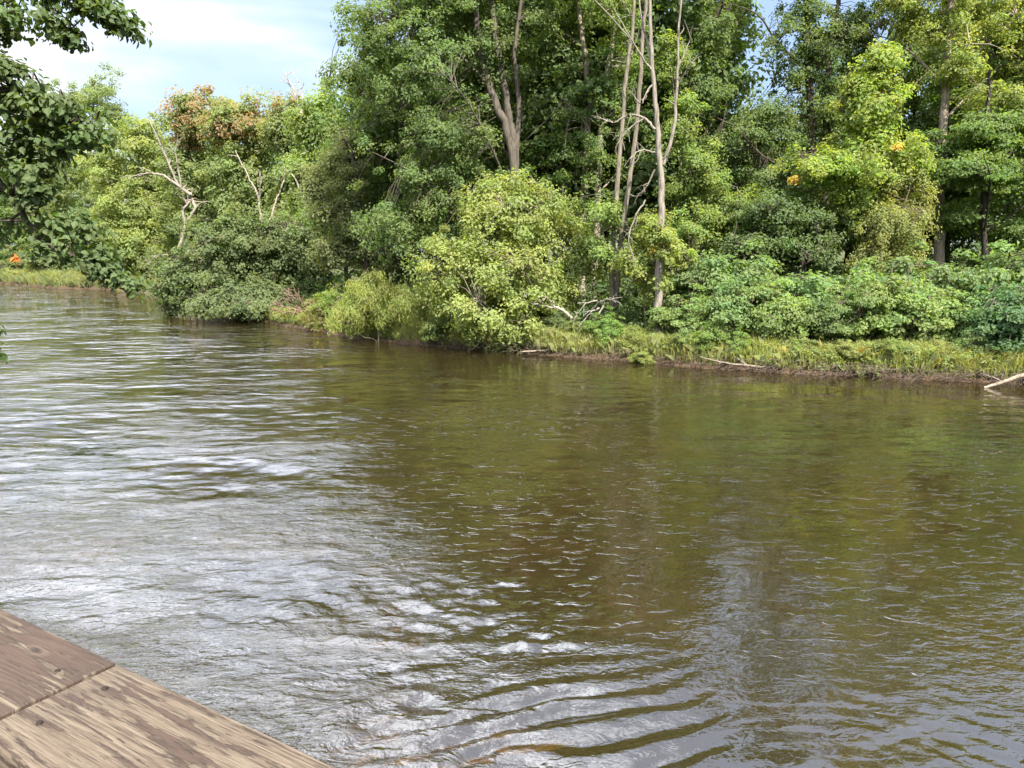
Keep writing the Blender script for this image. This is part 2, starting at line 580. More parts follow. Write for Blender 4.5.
def leaf_lobed(Pp, N, rng, size):
    """broad pointed leaf, eight corners folded on the midrib, for the near tree"""
    n = len(Pp)
    rnd = rng.normal(size=(n, 3)) * 0.6 + np.array([0, 0, -0.8])
    T = unit(np.cross(N, np.cross(rnd, N)))
    B = np.cross(N, T)
    L = size * rng.uniform(0.6, 1.25, (n, 1))
    prof = [(-.5, 0, 0), (-.34, .30, .06), (-.02, .40, .10), (.22, .22, .06), (.55, 0, -.10), (.22, -.22, .06), (-.02, -.40, .10), (-.34, -.30, .06)]
    co = np.stack([Pp + T * L * a + B * L * b + N * L * c for a, b, c in prof], 1).reshape(-1, 3)
    base = np.arange(n)[:, None] * 8
    f = np.concatenate([base + np.array([[0, 1, 2, 3, 4]]), base + np.array([[0, 4, 5, 6, 7]])], 1).reshape(-1)
    return co, f, 5


def sample_clusters(ells, nc, rng, shell=0.42):
    ells = np.asarray(ells, float)
    wgt = (ells[:, 3] * ells[:, 4] + ells[:, 4] * ells[:, 5] + ells[:, 3] * ells[:, 5])
    idx = rng.choice(len(ells), nc * 3, p=wgt / wgt.sum())
    d = unit(rng.normal(size=(nc * 3, 3)))
    r = rng.uniform(0, 1, (nc * 3, 1)) ** shell
    # bulges and hollows so that the outline is uneven
    lump = 0.84 + 0.26 * np.sin(d[:, :1] * 5.1 + idx[:, None]) * np.cos(d[:, 2:] * 6.3 + 1.7 * idx[:, None]) + rng.normal(size=(nc * 3, 1)) * 0.13
    lump = np.where(rng.uniform(0, 1, (nc * 3, 1)) < 0.07, lump * rng.uniform(1.1, 1.35, (nc * 3, 1)), lump)
    Pp = ells[idx, :3] + d * r * lump * ells[idx, 3:6]
    # hollow pockets
    q = np.sin(Pp[:, 0] * 1.7 + 1.3 * ells[0, 0]) * np.sin(Pp[:, 2] * 2.1 + 0.7) * np.sin(Pp[:, 1] * 1.5 + 2.1)
    keep = q > -0.45
    Pp = Pp[keep][:nc]; dd = d[keep][:nc]
    return Pp, dd


def crown_mesh(Cc, Cd, total, size, rng, rc, flat=0.5, autumn=0.0, autumn_fn=None, droop=None, near=False, aspect=0.62, up=0.75):
    nc = len(Cc)
    per = max(4, int(total / nc))
    n = nc * per
    ci = np.repeat(np.arange(nc), per)
    rcs = rc * rng.uniform(0.55, 1.35, nc)
    d = unit(rng.normal(size=(n, 3)))
    r = rng.uniform(0, 1, (n, 1)) ** 0.5
    off = d * r * rcs[ci][:, None]
    off[:, 2] *= flat
    # a spray sags outward
    outw = Cd[ci].copy(); outw[:, 2] = 0
    h = (off * unit(outw)).sum(1)
    off[:, 2] -= 0.22 * np.clip(h, -0.2, None) * (1.0 if droop is None else 2.2)
    if droop is not None:
        off[:, 2] -= rng.uniform(0, 1, n) * rc * droop
    Pp = Cc[ci] + off
    N = unit(np.array([0, 0, 1.0]) * up + Cd[ci] * 0.5 + d * 0.65 + rng.normal(size=(n, 3)) * 0.42)
    if near:
        co, f, k = leaf_lobed(Pp, N, rng, size); vp = 8
    else:
        co, f, k = leaf_quads(Pp, N, rng, size, aspect, droop); vp = 4
    cv = rng.uniform(0, 1, nc); ch = rng.uniform(0, 1, nc)
    val = np.clip(0.62 * cv[ci] + 0.38 * rng.uniform(0, 1, n), 0, 1)
    hue = np.clip(0.6 * ch[ci] + 0.4 * rng.uniform(0, 1, n), 0, 1)
    au = np.zeros(n)
    if autumn > 0:
        pa = (rng.uniform(0, 1, nc) < autumn)
        if autumn_fn is not None:
            pa = rng.uniform(0, 1, nc) < autumn_fn(Cc) * autumn
        au = np.where(pa[ci], rng.uniform(0.35, 1, n) ** 0.7, 0) * (rng.uniform(0, 1, n) < 0.8)
    A = np.stack([val, hue, au, np.ones(n)], 1)
    return co, f, k, np.repeat(A, vp, 0)


def make_tree(name, base, ells, n_leaves, leaf=0.14, rc=0.46, seed=0, color=(0.05, 0.09, 0.03), bark=(0.12, 0.10, 0.08), trad=0.18,
              stems=None, n_limbs=9, label='', cat='tree', group=None, nclust=None, flat=0.72, autumn=0.0, autumn_fn=None, mat=None,
              droop=None, near=False, aspect=0.62, shell=0.42, up=0.5, twigs=True, part_names=('trunk', 'crown'), extra_c=None):
    """ells in world coordinates (x,y,z,rx,ry,rz); stems world polylines with radii [(pts, r0, r1)]"""
    rng = np.random.default_rng(seed)
    base = np.asarray(base, float)
    root = empty(name, base)
    tag(root, label, cat, group)
    nc = nclust or max(12, int(n_leaves / 75))
    Cc, Cd = sample_clusters(ells, nc, rng, shell)
    if extra_c is not None:
        Cc = np.vstack([Cc, extra_c]); Cd = np.vstack([Cd, np.tile([0.7, 0, 0.2], (len(extra_c), 1))])
    ok = Cc[:, 2] > base[2] + 0.1
    Cc, Cd = Cc[ok], Cd[ok]
    tb = Tubes()
    E = np.asarray(ells, float)
    if stems is None:
        top = E[np.argmax(E[:, 2])]
        tp = top[:3] + np.array([0, 0, top[5] * 0.5])
        mid = base * 0.5 + tp * 0.5 + rng.normal(size=3) * [0.35, 0.35, 0]
        mid[:2] = mid[:2] * 0.6 + base[:2] * 0.4
        q1 = base + (mid - base) * 0.5 + rng.normal(size=3) * [0.12, 0.12, 0]
        stems = [([base - [0, 0, 0.25], q1, mid, tp], trad, trad * 0.18)]
    nodes = []; nrad = []
    for pts, r0, r1 in stems:
        L = smooth_line(pts, 7)
        t = np.linspace(0, 1, len(L))
        rr = r0 * (1 - t) + r1 * t
        rr = rr * (1 + 0.35 * np.exp(-t * len(L) / 1.5))
        tb.add(L + rng.normal(size=L.shape) * r0 * 0.12, rr, 9)
        nodes.append(L[2:]); nrad.append(rr[2:])
    S = np.concatenate(nodes); SR = np.concatenate(nrad)
    # limbs
    if n_limbs and len(Cc) > 3:
        pick = [int(rng.integers(len(Cc)))]
        dmin = np.linalg.norm(Cc - Cc[pick[0]], axis=1)
        for _ in range(n_limbs - 1):
            j = int(np.argmax(dmin)); pick.append(j)
            dmin = np.minimum(dmin, np.linalg.norm(Cc - Cc[j], axis=1))
        LN = [S]; 
        for j in pick:
            tgt = Cc[j]
            hd = np.hypot(*(S[:, :2] - tgt[:2]).T)
            cost = np.abs(S[:, 2] - (tgt[2] - 0.75 * hd)) + 0.3 * hd
            k = int(np.argmin(cost))
            a = S[k]; r0 = min(SR[k] * 0.45, trad * 0.3)
            m1 = a + (tgt - a) * 0.35 + np.array([0, 0, 0.10]) * hd[k] + rng.normal(size=3) * 0.12
            m2 = a + (tgt - a) * 0.7 + np.array([0, 0, 0.08]) * hd[k] + rng.normal(size=3) * 0.15
            L = smooth_line([a, m1, m2, tgt], 5)
            tb.add(L, np.linspace(r0, 0.012, len(L)), 6)
            LN.append(L[3:])
        S2 = np.concatenate(LN)
    else:
        S2 = S
    if twigs:
        D2 = ((Cc[:, None, :] - S2[None, :, :]) ** 2).sum(-1)
        kk = D2.argmin(1)
        for j in range(len(Cc)):
            a = S2[kk[j]]; b = Cc[j]
            if np.linalg.norm(b - a) < 0.15: continue
            m = (a + b) / 2 + np.array([0, 0, 0.12]) + rng.normal(size=3) * 0.08
            tb.add([a, m, b], [0.022, 0.014, 0.006], 3)
    tr = tb.build(part_names[0], M_BARK, root, base)
    tr.color = (*bark, 1)
    co, f, k, A = crown_mesh(Cc, Cd, n_leaves, leaf, rng, rc, flat, autumn, autumn_fn, droop, near, aspect, up)
    cr = mesh_obj(part_names[1], co - base, f, k, mat or M_LEAF, root, attr=A)
    cr.color = (*color, 1)
    return root


def px_ells(D, L):
    """[(px,py,rpx,rpy[,dD[,rd]])] -> world ellipsoids at depth D"""
    out = []
    for e in L:
        dD = e[4] if len(e) > 4 else 0
        d = D + dD
        c = P3(e[0], e[1], d)
        k = zc(d, c[2]) / F
        rx = e[2] * k; rz = e[3] * k
        ry = e[5] if len(e) > 5 else min(max(rx, 0.6 * rz), 1.6 * rx)
        out.append((c[0], c[1], c[2], rx, ry, rz))
    return out


def px_line(D, pts):
    return [P3(a, b, D + (r[0] if r else 0)) for a, b, *r in pts]


def base_at(px, D):
    x = X(px, D, 0.7)
    return np.array([x, D, ghz(x, D) - 0.05])


def T(name, px, D, L, n, label, **kw):
    b = base_at(px, D)
    st = kw.pop('pstems', None)
    if st:
        stems = []
        for pts, w0, w1 in st:
            k = zc(D, 4) / F
            ln = px_line(D, pts)
            stems.append((ln, w0 * k / 2, w1 * k / 2))
        stems = [([np.array([b[0] + (s[0][0][0] - b[0]) * 0.85, b[1], b[2] - 0.2])] + s[0] if s[0][0][2] > b[2] + 0.5 else s[0], s[1], s[2]) for s in stems]
        kw['stems'] = stems
    return make_tree(name, b, px_ells(D, L), n, label=label, **kw)


# ---- colours (real leaf albedos)
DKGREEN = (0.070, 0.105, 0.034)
BLUEGR = (0.085, 0.125, 0.040)
MIDGR = (0.095, 0.145, 0.036)
OLIVE = (0.115, 0.140, 0.048)
YELGR = (0.165, 0.215, 0.045)
LTGR = (0.14, 0.19, 0.050)


# ---- right bank, front rank
T('maple_tree', 508, 35.5,
  [(420, 70, 88, 75), (375, 40, 55, 60), (440, 150, 75, 60, -1), (400, 215, 55, 45, -1.5), (455, -40, 90, 70), (520, -60, 60, 60), (495, 60, 42, 75, 1),
   (350, 75, 24, 16), (450, 225, 50, 40, -1), (440, 10, 60, 40, .5), (540, 10, 34, 36, .5), (480, 130, 40, 50, 1.5), (555, -40, 40, 40), (460, -125, 75, 50), (480, -175, 60, 42)],
  100000, 'tall dark green maple whose forked grey trunks lean left behind the pale vine-covered mound', seed=11, color=BLUEGR,
  bark=(0.08, 0.069, 0.056), trad=0.20,
  pstems=[([(514, 165), (494, 100), (480, 50), (470, -30)], 11, 5), ([(514, 165), (508, 110), (500, 60), (492, 10), (488, -60)], 9, 4),
          ([(516, 165), (519, 110), (515, 50), (525, -20)], 7, 3)], n_limbs=14)

T('vine_covered_tree', 500, 32.3,
  [(505, 200, 45, 32), (505, 225, 62, 50), (540, 215, 48, 35, .5), (470, 262, 55, 42, -.6), (520, 275, 62, 45, -.5), (445, 285, 36, 42, -.6), (580, 255, 30, 35, .4), (490, 315, 56, 30, -1.0), (555, 300, 30, 26, -.2)],
  46000, 'broad pale green mound smothered in leafy vines, sloping to the water left of slim trunks', seed=12,
  color=(0.19, 0.225, 0.07), bark=(0.13, 0.11, 0.09), trad=0.12, leaf=0.15, rc=0.5, n_limbs=12, shell=0.33)

T('willow_shrub', 378, 34.3, [(372, 292, 34, 26), (398, 302, 32, 26), (350, 312, 24, 18), (418, 312, 18, 20)],
  24000, 'feathery yellow-green willow bush with narrow drooping leaves at the edge of the water', seed=13, cat='bush',
  color=(0.20, 0.23, 0.075), bark=(0.12, 0.11, 0.07), trad=0.05, leaf=0.17, aspect=0.22, rc=0.42, droop=0.9, n_limbs=8, up=0.1, part_names=('stems', 'foliage'))

T('slender_tree', 616, 31.5,
  [(618, 10, 36, 40, 1.5), (590, -50, 50, 45, 1), (650, -70, 45, 40, 1.5), (605, 215, 30, 20, -.3), (642, 235, 26, 18, -.6), (600, 250, 28, 16, -.4)],
  14000, 'slender tree with two pale parallel bare trunks standing left of the bare dead tree', seed=14, color=LTGR, bark=(0.14, 0.122, 0.092), trad=0.13,
  pstems=[([(612, 318), (613, 240), (618, 180), (625, 90), (632, 30), (640, -60)], 7, 2.4), ([(616, 300), (622, 230), (634, 150), (640, 80), (645, 10), (655, -60)], 6, 3)], n_limbs=6)

T('green_tree', 590, 37.5,
  [(575, 150, 60, 55), (610, 90, 50, 60), (560, 60, 40, 55, 1), (590, -20, 60, 55), (640, 130, 45, 50, .5), (555, 205, 45, 35, -1), (600, -115, 60, 50), (620, -170, 60, 45)],
  48000, 'mid green tree with two upright grey trunks, right of the tall leaning maple', seed=15, color=MIDGR, bark=(0.22, 0.19, 0.15), trad=0.16,
  pstems=[([(582, 230), (588, 110), (584, 50), (572, -30)], 8, 4), ([(596, 230), (603, 100), (612, 45), (618, -40)], 8, 4)], n_limbs=9)

T('dark_maple', 812, 36.5,
  [(812, 45, 52, 60), (775, 125, 60, 42), (845, 110, 45, 50), (730, 150, 50, 50, -.5), (700, 90, 34, 45), (805, -45, 50, 48), (860, 20, 32, 42), (720, 210, 48, 40, -1), (790, 190, 50, 35, -1), (712, 30, 22, 40), (845, 50, 24, 30), (820, -120, 60, 50), (712, -50, 30, 60), (830, -175, 55, 40), (700, -120, 36, 45)],
  92000, 'tall dark green maple with upright dark trunks, blue sky showing left of its top', seed=16, color=BLUEGR,
  bark=(0.06, 0.05, 0.04), trad=0.24, pstems=[([(812, 240), (812, 140), (808, 60), (805, -50)], 10, 5), ([(825, 240), (826, 120), (830, 50), (842, -30)], 8, 4)], n_limbs=16)

T('yellow_green_tree', 862, 32.2,
  [(868, 110, 34, 40), (880, 66, 24, 34), (868, 88, 26, 30), (855, 165, 52, 34), (820, 168, 34, 22, -.4), (890, 160, 40, 30), (862, 205, 30, 26)],
  30000, 'narrow sunlit yellow-green tree dotted with orange leaves, in front of the dark maple', seed=17, color=YELGR, autumn=0.025,
  bark=(0.10, 0.08, 0.06), trad=0.11, leaf=0.16, rc=0.45, n_limbs=10)

T('vine_tangle', 893, 31.0, [(885, 225, 36, 42), (910, 200, 30, 42, .4), (900, 265, 40, 26), (872, 255, 24, 26)],
  24000, 'olive curtain of small-leaved vines hanging below the narrow yellow-green tree', seed=18, cat='vines', color=(0.17, 0.185, 0.06),
  bark=(0.10, 0.08, 0.06), trad=0.12, leaf=0.11, rc=0.38, droop=0.8, n_limbs=8, part_names=('stem', 'foliage'))

T('pale_trunk_tree', 940, 34.5,
  [(930, 20, 50, 42), (985, 10, 60, 46), (1030, 50, 50, 48), (960, 70, 40, 26, -1), (900, 0, 36, 34), (950, -60, 90, 48), (920, -130, 70, 45), (950, -180, 70, 42), (1060, -20, 60, 60), (1000, 95, 40, 18, -1)],
  64000, 'tall light green tree with one thick pale grey trunk and a spreading sunlit top', seed=19, color=(0.17, 0.205, 0.055),
  autumn=0.012, bark=(0.24, 0.20, 0.16), trad=0.22, pstems=[([(940, 250), (939, 190), (944, 110), (948, 40), (955, -60)], 11, 5)], n_limbs=14)

T('layered_tree', 985, 33.0,
  [(990, 130, 48, 20), (970, 170, 45, 20, -.5), (1020, 180, 40, 24), (960, 215, 30, 20, .5), (1030, 120, 40, 22), (930, 150, 24, 22, 1), (1010, 230, 40, 18, .5), (1060, 160, 40, 40)],
  38000, 'green tree with dark trunk and flat tiers of foliage near the right edge', seed=20, color=MIDGR, bark=(0.035, 0.03, 0.025), trad=0.15,
  flat=0.28, pstems=[([(985, 265), (983, 190), (988, 120), (990, 70)], 7, 3)], n_limbs=12, rc=0.7)

T('forest_tree', 1008, 36, [(1010, 60, 45, 60), (1040, 150, 50, 60), (1000, 200, 45, 40), (1080, 90, 60, 80), (1060, -40, 70, 60)], 40000,
  'straight dark-trunked tree at the far right, behind the one with flat foliage tiers', seed=21, color=(0.10, 0.15, 0.04), bark=(0.04, 0.035, 0.03), trad=0.17,
  pstems=[([(1010, 270), (1008, 190), (1014, 110), (1018, 20)], 8, 4)])

T('leafy_tree', 690, 34.0, [(700, 185, 34, 40), (678, 120, 22, 40), (735, 215, 38, 30), (690, 235, 36, 28, -.6), (668, 60, 20, 34, 1.5)], 24000,
  'light green leafy tree just right of the bare dead tree', seed=22, color=LTGR, bark=(0.1, 0.085, 0.07), trad=0.1)

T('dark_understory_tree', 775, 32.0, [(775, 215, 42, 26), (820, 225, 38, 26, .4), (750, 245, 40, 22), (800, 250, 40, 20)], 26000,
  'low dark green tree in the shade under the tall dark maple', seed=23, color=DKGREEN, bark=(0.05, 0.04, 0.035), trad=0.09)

T('young_tree', 648, 29.6, [(650, 225, 22, 22), (672, 262, 24, 20), (640, 262, 24, 18), (655, 285, 20, 16), (662, 245, 22, 22, -.8)], 12000,
  'young bright green tree growing round the foot of the bare dead tree', seed=24, color=(0.17, 0.21, 0.06), bark=(0.12, 0.10, 0.08), trad=0.04, leaf=0.14, rc=0.34, autumn=0.06)

# ---- big bush at the bend and its neighbours
T('river_bush', 235, 47.5, [(222, 256, 58, 46), (275, 258, 48, 44, .5), (190, 280, 38, 34, -.5), (168, 285, 20, 26, -.5), (245, 295, 60, 22, -1.5), (306, 280, 28, 34), (178, 298, 28, 20, -.5), (235, 240, 40, 28), (290, 245, 34, 26), (250, 300, 70, 18, -2)],
  60000, 'huge rounded dark olive bush hanging over the water at the bend', seed=30, cat='bush', color=(0.085, 0.112, 0.045), autumn=0.0, bark=(0.10, 0.08, 0.06), trad=0.09,
  leaf=0.20, rc=0.6, n_limbs=14, shell=0.3, part_names=('stems', 'foliage'))

T('shaded_tree', 362, 40.5, [(345, 215, 32, 44), (372, 240, 26, 34), (335, 255, 28, 22), (395, 250, 28, 22), (350, 160, 30, 40, 1), (322, 195, 22, 36, 1)],
  36000, 'shaded grey-green tree with a dark leaning trunk, left of the tall leaning maple', seed=31, color=(0.12, 0.14, 0.06), bark=(0.07, 0.055, 0.045), trad=0.13,
  pstems=[([(366, 265), (360, 210), (352, 150)], 7, 3)], rc=0.5)

# ---- left background across the bend
def topred(zmin):
    return lambda C: (C[:, 2] > zmin).astype(float)

BG = [
 ('distant_tree', 95, 98, [(96, 105, 42, 36), (70, 160, 45, 50), (60, 215, 45, 35), (110, 170, 35, 40)], 30000, 'tall pale green tree rising behind the yellow-green tree at left', (0.125, 0.16, 0.065), 0),
 ('yellow_tree', 130, 84, [(142, 142, 38, 30), (112, 170, 30, 40), (160, 180, 28, 42), (135, 210, 48, 34, -2), (110, 235, 34, 24, -3), (140, 245, 34, 24, -4)], 42000, 'big bright yellow-green tree across the bend, left of the red-topped trees', (0.165, 0.20, 0.065), 0),
 ('red_topped_tree', 196, 74, [(196, 122, 34, 36), (188, 175, 34, 50), (205, 225, 34, 34)], 30000, 'green tree with the reddest crown top, left of the two red-topped ones', (0.12, 0.15, 0.055), .5),
 ('red_topped_tree', 250, 70, [(250, 130, 46, 34), (225, 118, 24, 26), (240, 180, 40, 46), (262, 215, 38, 32)], 34000, 'green tree with a thin blush of red across its wide top, beside the reddest crown', (0.13, 0.165, 0.06), .4),
 ('grey_green_tree', 290, 66, [(290, 130, 24, 36), (296, 190, 30, 44), (290, 225, 30, 24)], 26000, 'grey-green tree under the thin bare snag top', (0.13, 0.16, 0.065), 0.05),
 ('round_topped_tree', 325, 58, [(322, 125, 26, 36), (316, 180, 30, 46), (330, 225, 36, 36)], 30000, 'pale green round-topped tree just left of the tall leaning maple', (0.13, 0.175, 0.055), 0),
]
for i, (nm, px, D, L, n, lab, colr, au) in enumerate(BG):
    zt = max(Zat(e[1], D) for e in L) - 2.2
    T(nm, px, D, L, n, lab, seed=50 + i, color=colr, autumn=au, autumn_fn=topred(zt) if au else None, mat=M_LEAF_RED if au else M_LEAF, leaf=0.30, rc=0.95,
      bark=(0.2, 0.17, 0.14), trad=0.22, group='trees across the bend', twigs=False)

# ------------------------------------------------------------------ near tree at left
def near_tree():
    b = np.array([-11.2, 11.5, ghz(-11.2, 11.5) - .05])
    D = 10.0
    ells = px_ells(D, [(10, 90, 62, 60), (45, 112, 46, 34), (20, 170, 58, 52), (42, 198, 32, 38), (-40, 220, 60, 60), (5, 20, 60, 28), (48, 232, 22, 22), (74, 128, 20, 26), (30, 140, 50, 40)])
    ells += [(-11, 12, 6.5, 3.6, 3.4, 2.4), (-12.5, 9.5, 7.5, 3.2, 3.2, 2.2), (-9.3, 12.5, 9.3, 2.6, 2.6, 1.6), (-11, 11, 10, 3, 3, 2)]
    rng = np.random.default_rng(5)
    sp = []
    for line, r in (([(60, -30), (85, 0), (112, 14), (130, 22)], .10), ([(50, 20), (68, 40)], .10), ([(85, 225), (98, 250), (108, 268), (122, 282)], .14),
                    ([(70, 150), (95, 125)], .16), ([(-30, 331), (-10, 331)], .04), ([(-30, 350), (-12, 349)], .04), ([(60, 240), (55, 268)], .14), ([(20, -20), (60, -8), (100, -6)], .16)):
        L = smooth_line(px_line(D, line), 5)
        sp += [p + rng.normal(size=3) * r * .5 for p in L]
    limbs = []
    for line in ([(-60, -10), (10, -28), (70, -22), (110, 6), (133, 22)], [(-80, 100), (-10, 90), (40, 95), (95, 125)], [(-60, 150), (5, 190), (40, 240), (85, 262), (118, 282)],
                 [(-90, 300), (-30, 325), (2, 331)], [(-90, 300), (-30, 345), (4, 350)]):
        limbs.append((px_line(D, line), 0.022, 0.005))
    trunk = [b - [0, 0, .3], b + [0.1, 0, 2], b + [-0.2, 0.2, 4.5], b + [0.3, -.3, 7.5], b + [0, 0, 9.5]]
    st = [(trunk, .26, .06)]
    for pts, r0, r1 in limbs:
        st.append(([b + [-.1, .1, max(1.2, pts[0][2] - b[2] - 1.4)]] + pts, .07, r1))
    make_tree('overhanging_maple', b, ells, 64000, leaf=0.088, rc=0.30, seed=5, color=(0.055, 0.085, 0.024), bark=(0.06, 0.05, 0.04), trad=.26, stems=st, n_limbs=14,
              nclust=900, near=True, flat=0.55, label='dark green maple branches with broad leaves hanging into view at the near left edge', extra_c=np.array(sp), shell=0.45)


near_tree()

# ------------------------------------------------------------------ dead trees, snags and driftwood
def bare(name, D, lines, label, col, cat='dead tree', base=None, seed=0, twigs=0, part='branch', group=None, jitter=0.0, tl=0.8):
    """lines: [(pixel polyline, width px start, width px end)]; first is the trunk, the rest are branches"""
    rng = np.random.default_rng(seed)
    k = zc(D, 4) / F
    b = base if base is not None else P3(*lines[0][0][0][:2], D)
    root = empty(name, b)
    tag(root, label, cat, group)
    for i, (pts, w0, w1) in enumerate(lines):
        tb = Tubes()
        L = smooth_line(px_line(D, pts), 6)
        L = L + rng.normal(size=L.shape) * k * 0.35
        if i > 0:
            L[:, 1] += np.linspace(0, rng.uniform(-1, 1) * 0.9, len(L))
        tb.add(L, np.linspace(w0, w1, len(L)) * k / 2, 7)
        nt_ = twigs if i > 0 else twigs // 3
        for _ in range(nt_):
            j = rng.integers(len(L) // 3, len(L))
            d = unit(L[min(j, len(L) - 1)] - L[j - 1]) + rng.normal(size=3) * [0.7, 0.7, 0.6]
            ln = rng.uniform(0.35, 1.0) * tl
            a = L[j]; q = a + unit(d) * ln * .5 + rng.normal(size=3) * .06; e = a + unit(d) * ln + [0, 0, rng.uniform(-.35, .1) * tl]
            tb.add(smooth_line([a, q, e], 3), np.linspace(max(w1, .7), .45, 7) * k / 2, 4)
            if rng.uniform() < .6:
                tb.add([q, q + unit(d + rng.normal(size=3) * .7) * ln * .4], [.5 * k / 2, .3 * k / 2], 3)
        o = tb.build('trunk' if i == 0 else part, M_BARK, root, b)
        o.color = (*col, 1)
    return root


b = base_at(658, 28.9)
bare('dead_tree', 28.9, [
    ([(657, 334), (659, 260), (662, 200), (660, 160), (656, 110), (652, 60), (650, 0), (652, -70)], 8.5, 2.0),
    ([(663, 165), (673, 130), (676, 80), (677, 30), (682, -30)], 4, 1.4),
    ([(655, 90), (650, 50), (643, 10), (641, -40)], 3, 1.2),
    ([(655, 130), (644, 118), (628, 115), (615, 122), (600, 118)], 3, 1),
    ([(644, 118), (630, 128), (620, 140), (616, 150)], 2.2, .8),
    ([(654, 152), (640, 151), (628, 160)], 2, .8),
    ([(655, 170), (648, 185), (642, 195)], 1.8, .7),
    ([(651, 70), (640, 55), (630, 40), (612, 10)], 2.2, .8),
    ([(652, 85), (645, 95), (640, 105), (630, 95)], 2, .8),
    ([(676, 70), (684, 55), (690, 40)], 1.8, .7),
    ([(676, 90), (683, 75), (688, 68)], 1.6, .7),
    ([(646, 200), (636, 215), (628, 240), (634, 262)], 1.8, .7)],
    'tall bare dead tree with a pale forked trunk and crooked leafless branches', (0.18, 0.16, 0.13), base=b, seed=3, twigs=5, tl=0.7)

bare('bare_leaning_tree', 66, [
    ([(176, 262), (180, 245), (186, 225), (196, 208), (200, 204)], 3.6, 2),
    ([(186, 225), (183, 212), (188, 204), (192, 200)], 3, 1.5),
    ([(192, 195), (178, 185), (165, 176), (150, 174), (136, 178)], 3.5, 1),
    ([(178, 185), (170, 165), (160, 140), (150, 118)], 2.5, .8),
    ([(182, 188), (178, 165), (177, 145)], 2, .8),
    ([(196, 208), (188, 195), (178, 186)], 3, 2),
    ([(178, 258), (160, 255), (145, 262)], 2.5, .8)],
    'bare pale tree bent left in arcs above the far end of the river bush', (0.20, 0.175, 0.145), seed=5, twigs=6, tl=1.4)

bare('bare_tree', 56, [
    ([(262, 232), (260, 212), (258, 196), (250, 180), (240, 160), (235, 150)], 2.6, .8),
    ([(259, 200), (262, 185), (262, 170)], 2.2, .8), ([(268, 225), (274, 205), (282, 180), (282, 165)], 2.2, .8)],
    'small bare pale tree forking above the middle of the river bush', (0.24, 0.21, 0.17), seed=6, twigs=5, tl=1.2)

bare('bare_tree', 54, [([(312, 215), (305, 200), (296, 180), (290, 172)], 2.6, 1), ([(305, 200), (308, 185), (316, 170)], 1.8, .7)],
     'thin bare pale stem leaning left between the river bush and the round-topped tree', (0.23, 0.20, 0.16), seed=7, twigs=6, tl=1.0)

bare('snag', 62, [([(306, 225), (305, 160), (300, 110), (292, 88), (283, 70)], 4, .9), ([(300, 110), (296, 92), (284, 80)], 1.5, .6), ([(302, 118), (302, 96), (294, 74)], 1.6, .6)],
     'thin grey snag top poking into the sky beside the round-topped tree', (0.30, 0.26, 0.22), seed=8, twigs=4, tl=0.9)

bare('fallen_branch', 30.6, [([(572, 318), (560, 309), (545, 306), (530, 303), (520, 298)], 3.4, 1.5), ([(540, 305), (530, 312), (520, 318)], 1.8, .8),
                             ([(545, 306), (535, 296), (524, 292)], 1.5, .7), ([(555, 308), (548, 298), (540, 294)], 1.3, .6)],
     'white bleached branch sticking out to the left from the foot of the vine-covered mound', (0.25, 0.23, 0.195), cat='fallen branch', seed=9, twigs=7, tl=0.5)
bare('brush_pile', 29.6, [([(604, 305), (596, 318), (588, 330)], 2, 1), ([(600, 308), (590, 312), (582, 322)], 1.6, .8), ([(606, 310), (603, 322), (600, 333)], 1.6, .8), ([(598, 300), (586, 304), (576, 316)], 1.4, .7),
                          ([(592, 310), (600, 300), (610, 298)], 1.4, .7)],
     'tangle of grey dead sticks at the foot of the pale slim trunks', (0.25, 0.23, 0.19), cat='brush', seed=10, twigs=6, tl=0.45, part='stick')
bare('fallen_log', 22.5, [([(984, 388), (1000, 383), (1014, 378), (1040, 369)], 3, 5), ([(1004, 382), (999, 379), (996, 378)], 1.6, 1)],
     'pale bleached log lying at the water edge at far right', (0.19, 0.155, 0.12), cat='log', seed=11)
bare('dead_branch', 41.0, [([(318, 318), (304, 313), (292, 308)], 2.5, 1.5), ([(304, 313), (292, 302), (280, 298)], 1.5, .7), ([(306, 313), (298, 300), (288, 293)], 1.5, .7), ([(306, 312), (302, 300), (296, 290)], 1.5, .7),
                           ([(300, 311), (286, 308), (272, 303)], 1.5, .7), ([(302, 312), (284, 312), (276, 310)], 1.3, .6)],
     'fan of dead reddish brown twigs at the right foot of the river bush', (0.17, 0.11, 0.085), cat='dead branch', seed=12, twigs=9, tl=0.7)
bare('fallen_limb', 29.7, [([(605, 352), (570, 348), (545, 350), (522, 352)], 3, 1.4), ([(560, 349), (552, 344)], 1.4, .8)],
     'grey limb lying half in the water below the vine-covered mound', (0.22, 0.18, 0.14), cat='fallen branch', seed=13)
bare('driftwood', 25.6, [([(775, 368), (750, 366), (720, 362), (700, 357)], 2.6, 1.2), ([(748, 366), (738, 358)], 1.6, 1), ([(770, 366), (790, 358)], 1.6, .8)],
     'thin pale driftwood stick along the eroded edge below the middle of the dogwood thicket', (0.17, 0.14, 0.11), cat='driftwood', seed=14, twigs=2, tl=.35)
bare('leaning_limb', 31.5, [([(628, 262), (612, 250), (600, 247), (590, 243)], 5, 3), ([(628, 262), (640, 272), (650, 290)], 4, 2)],
     'thick grey limb crossing behind the two pale slim trunks', (0.14, 0.11, 0.085), cat='fallen branch', seed=15)

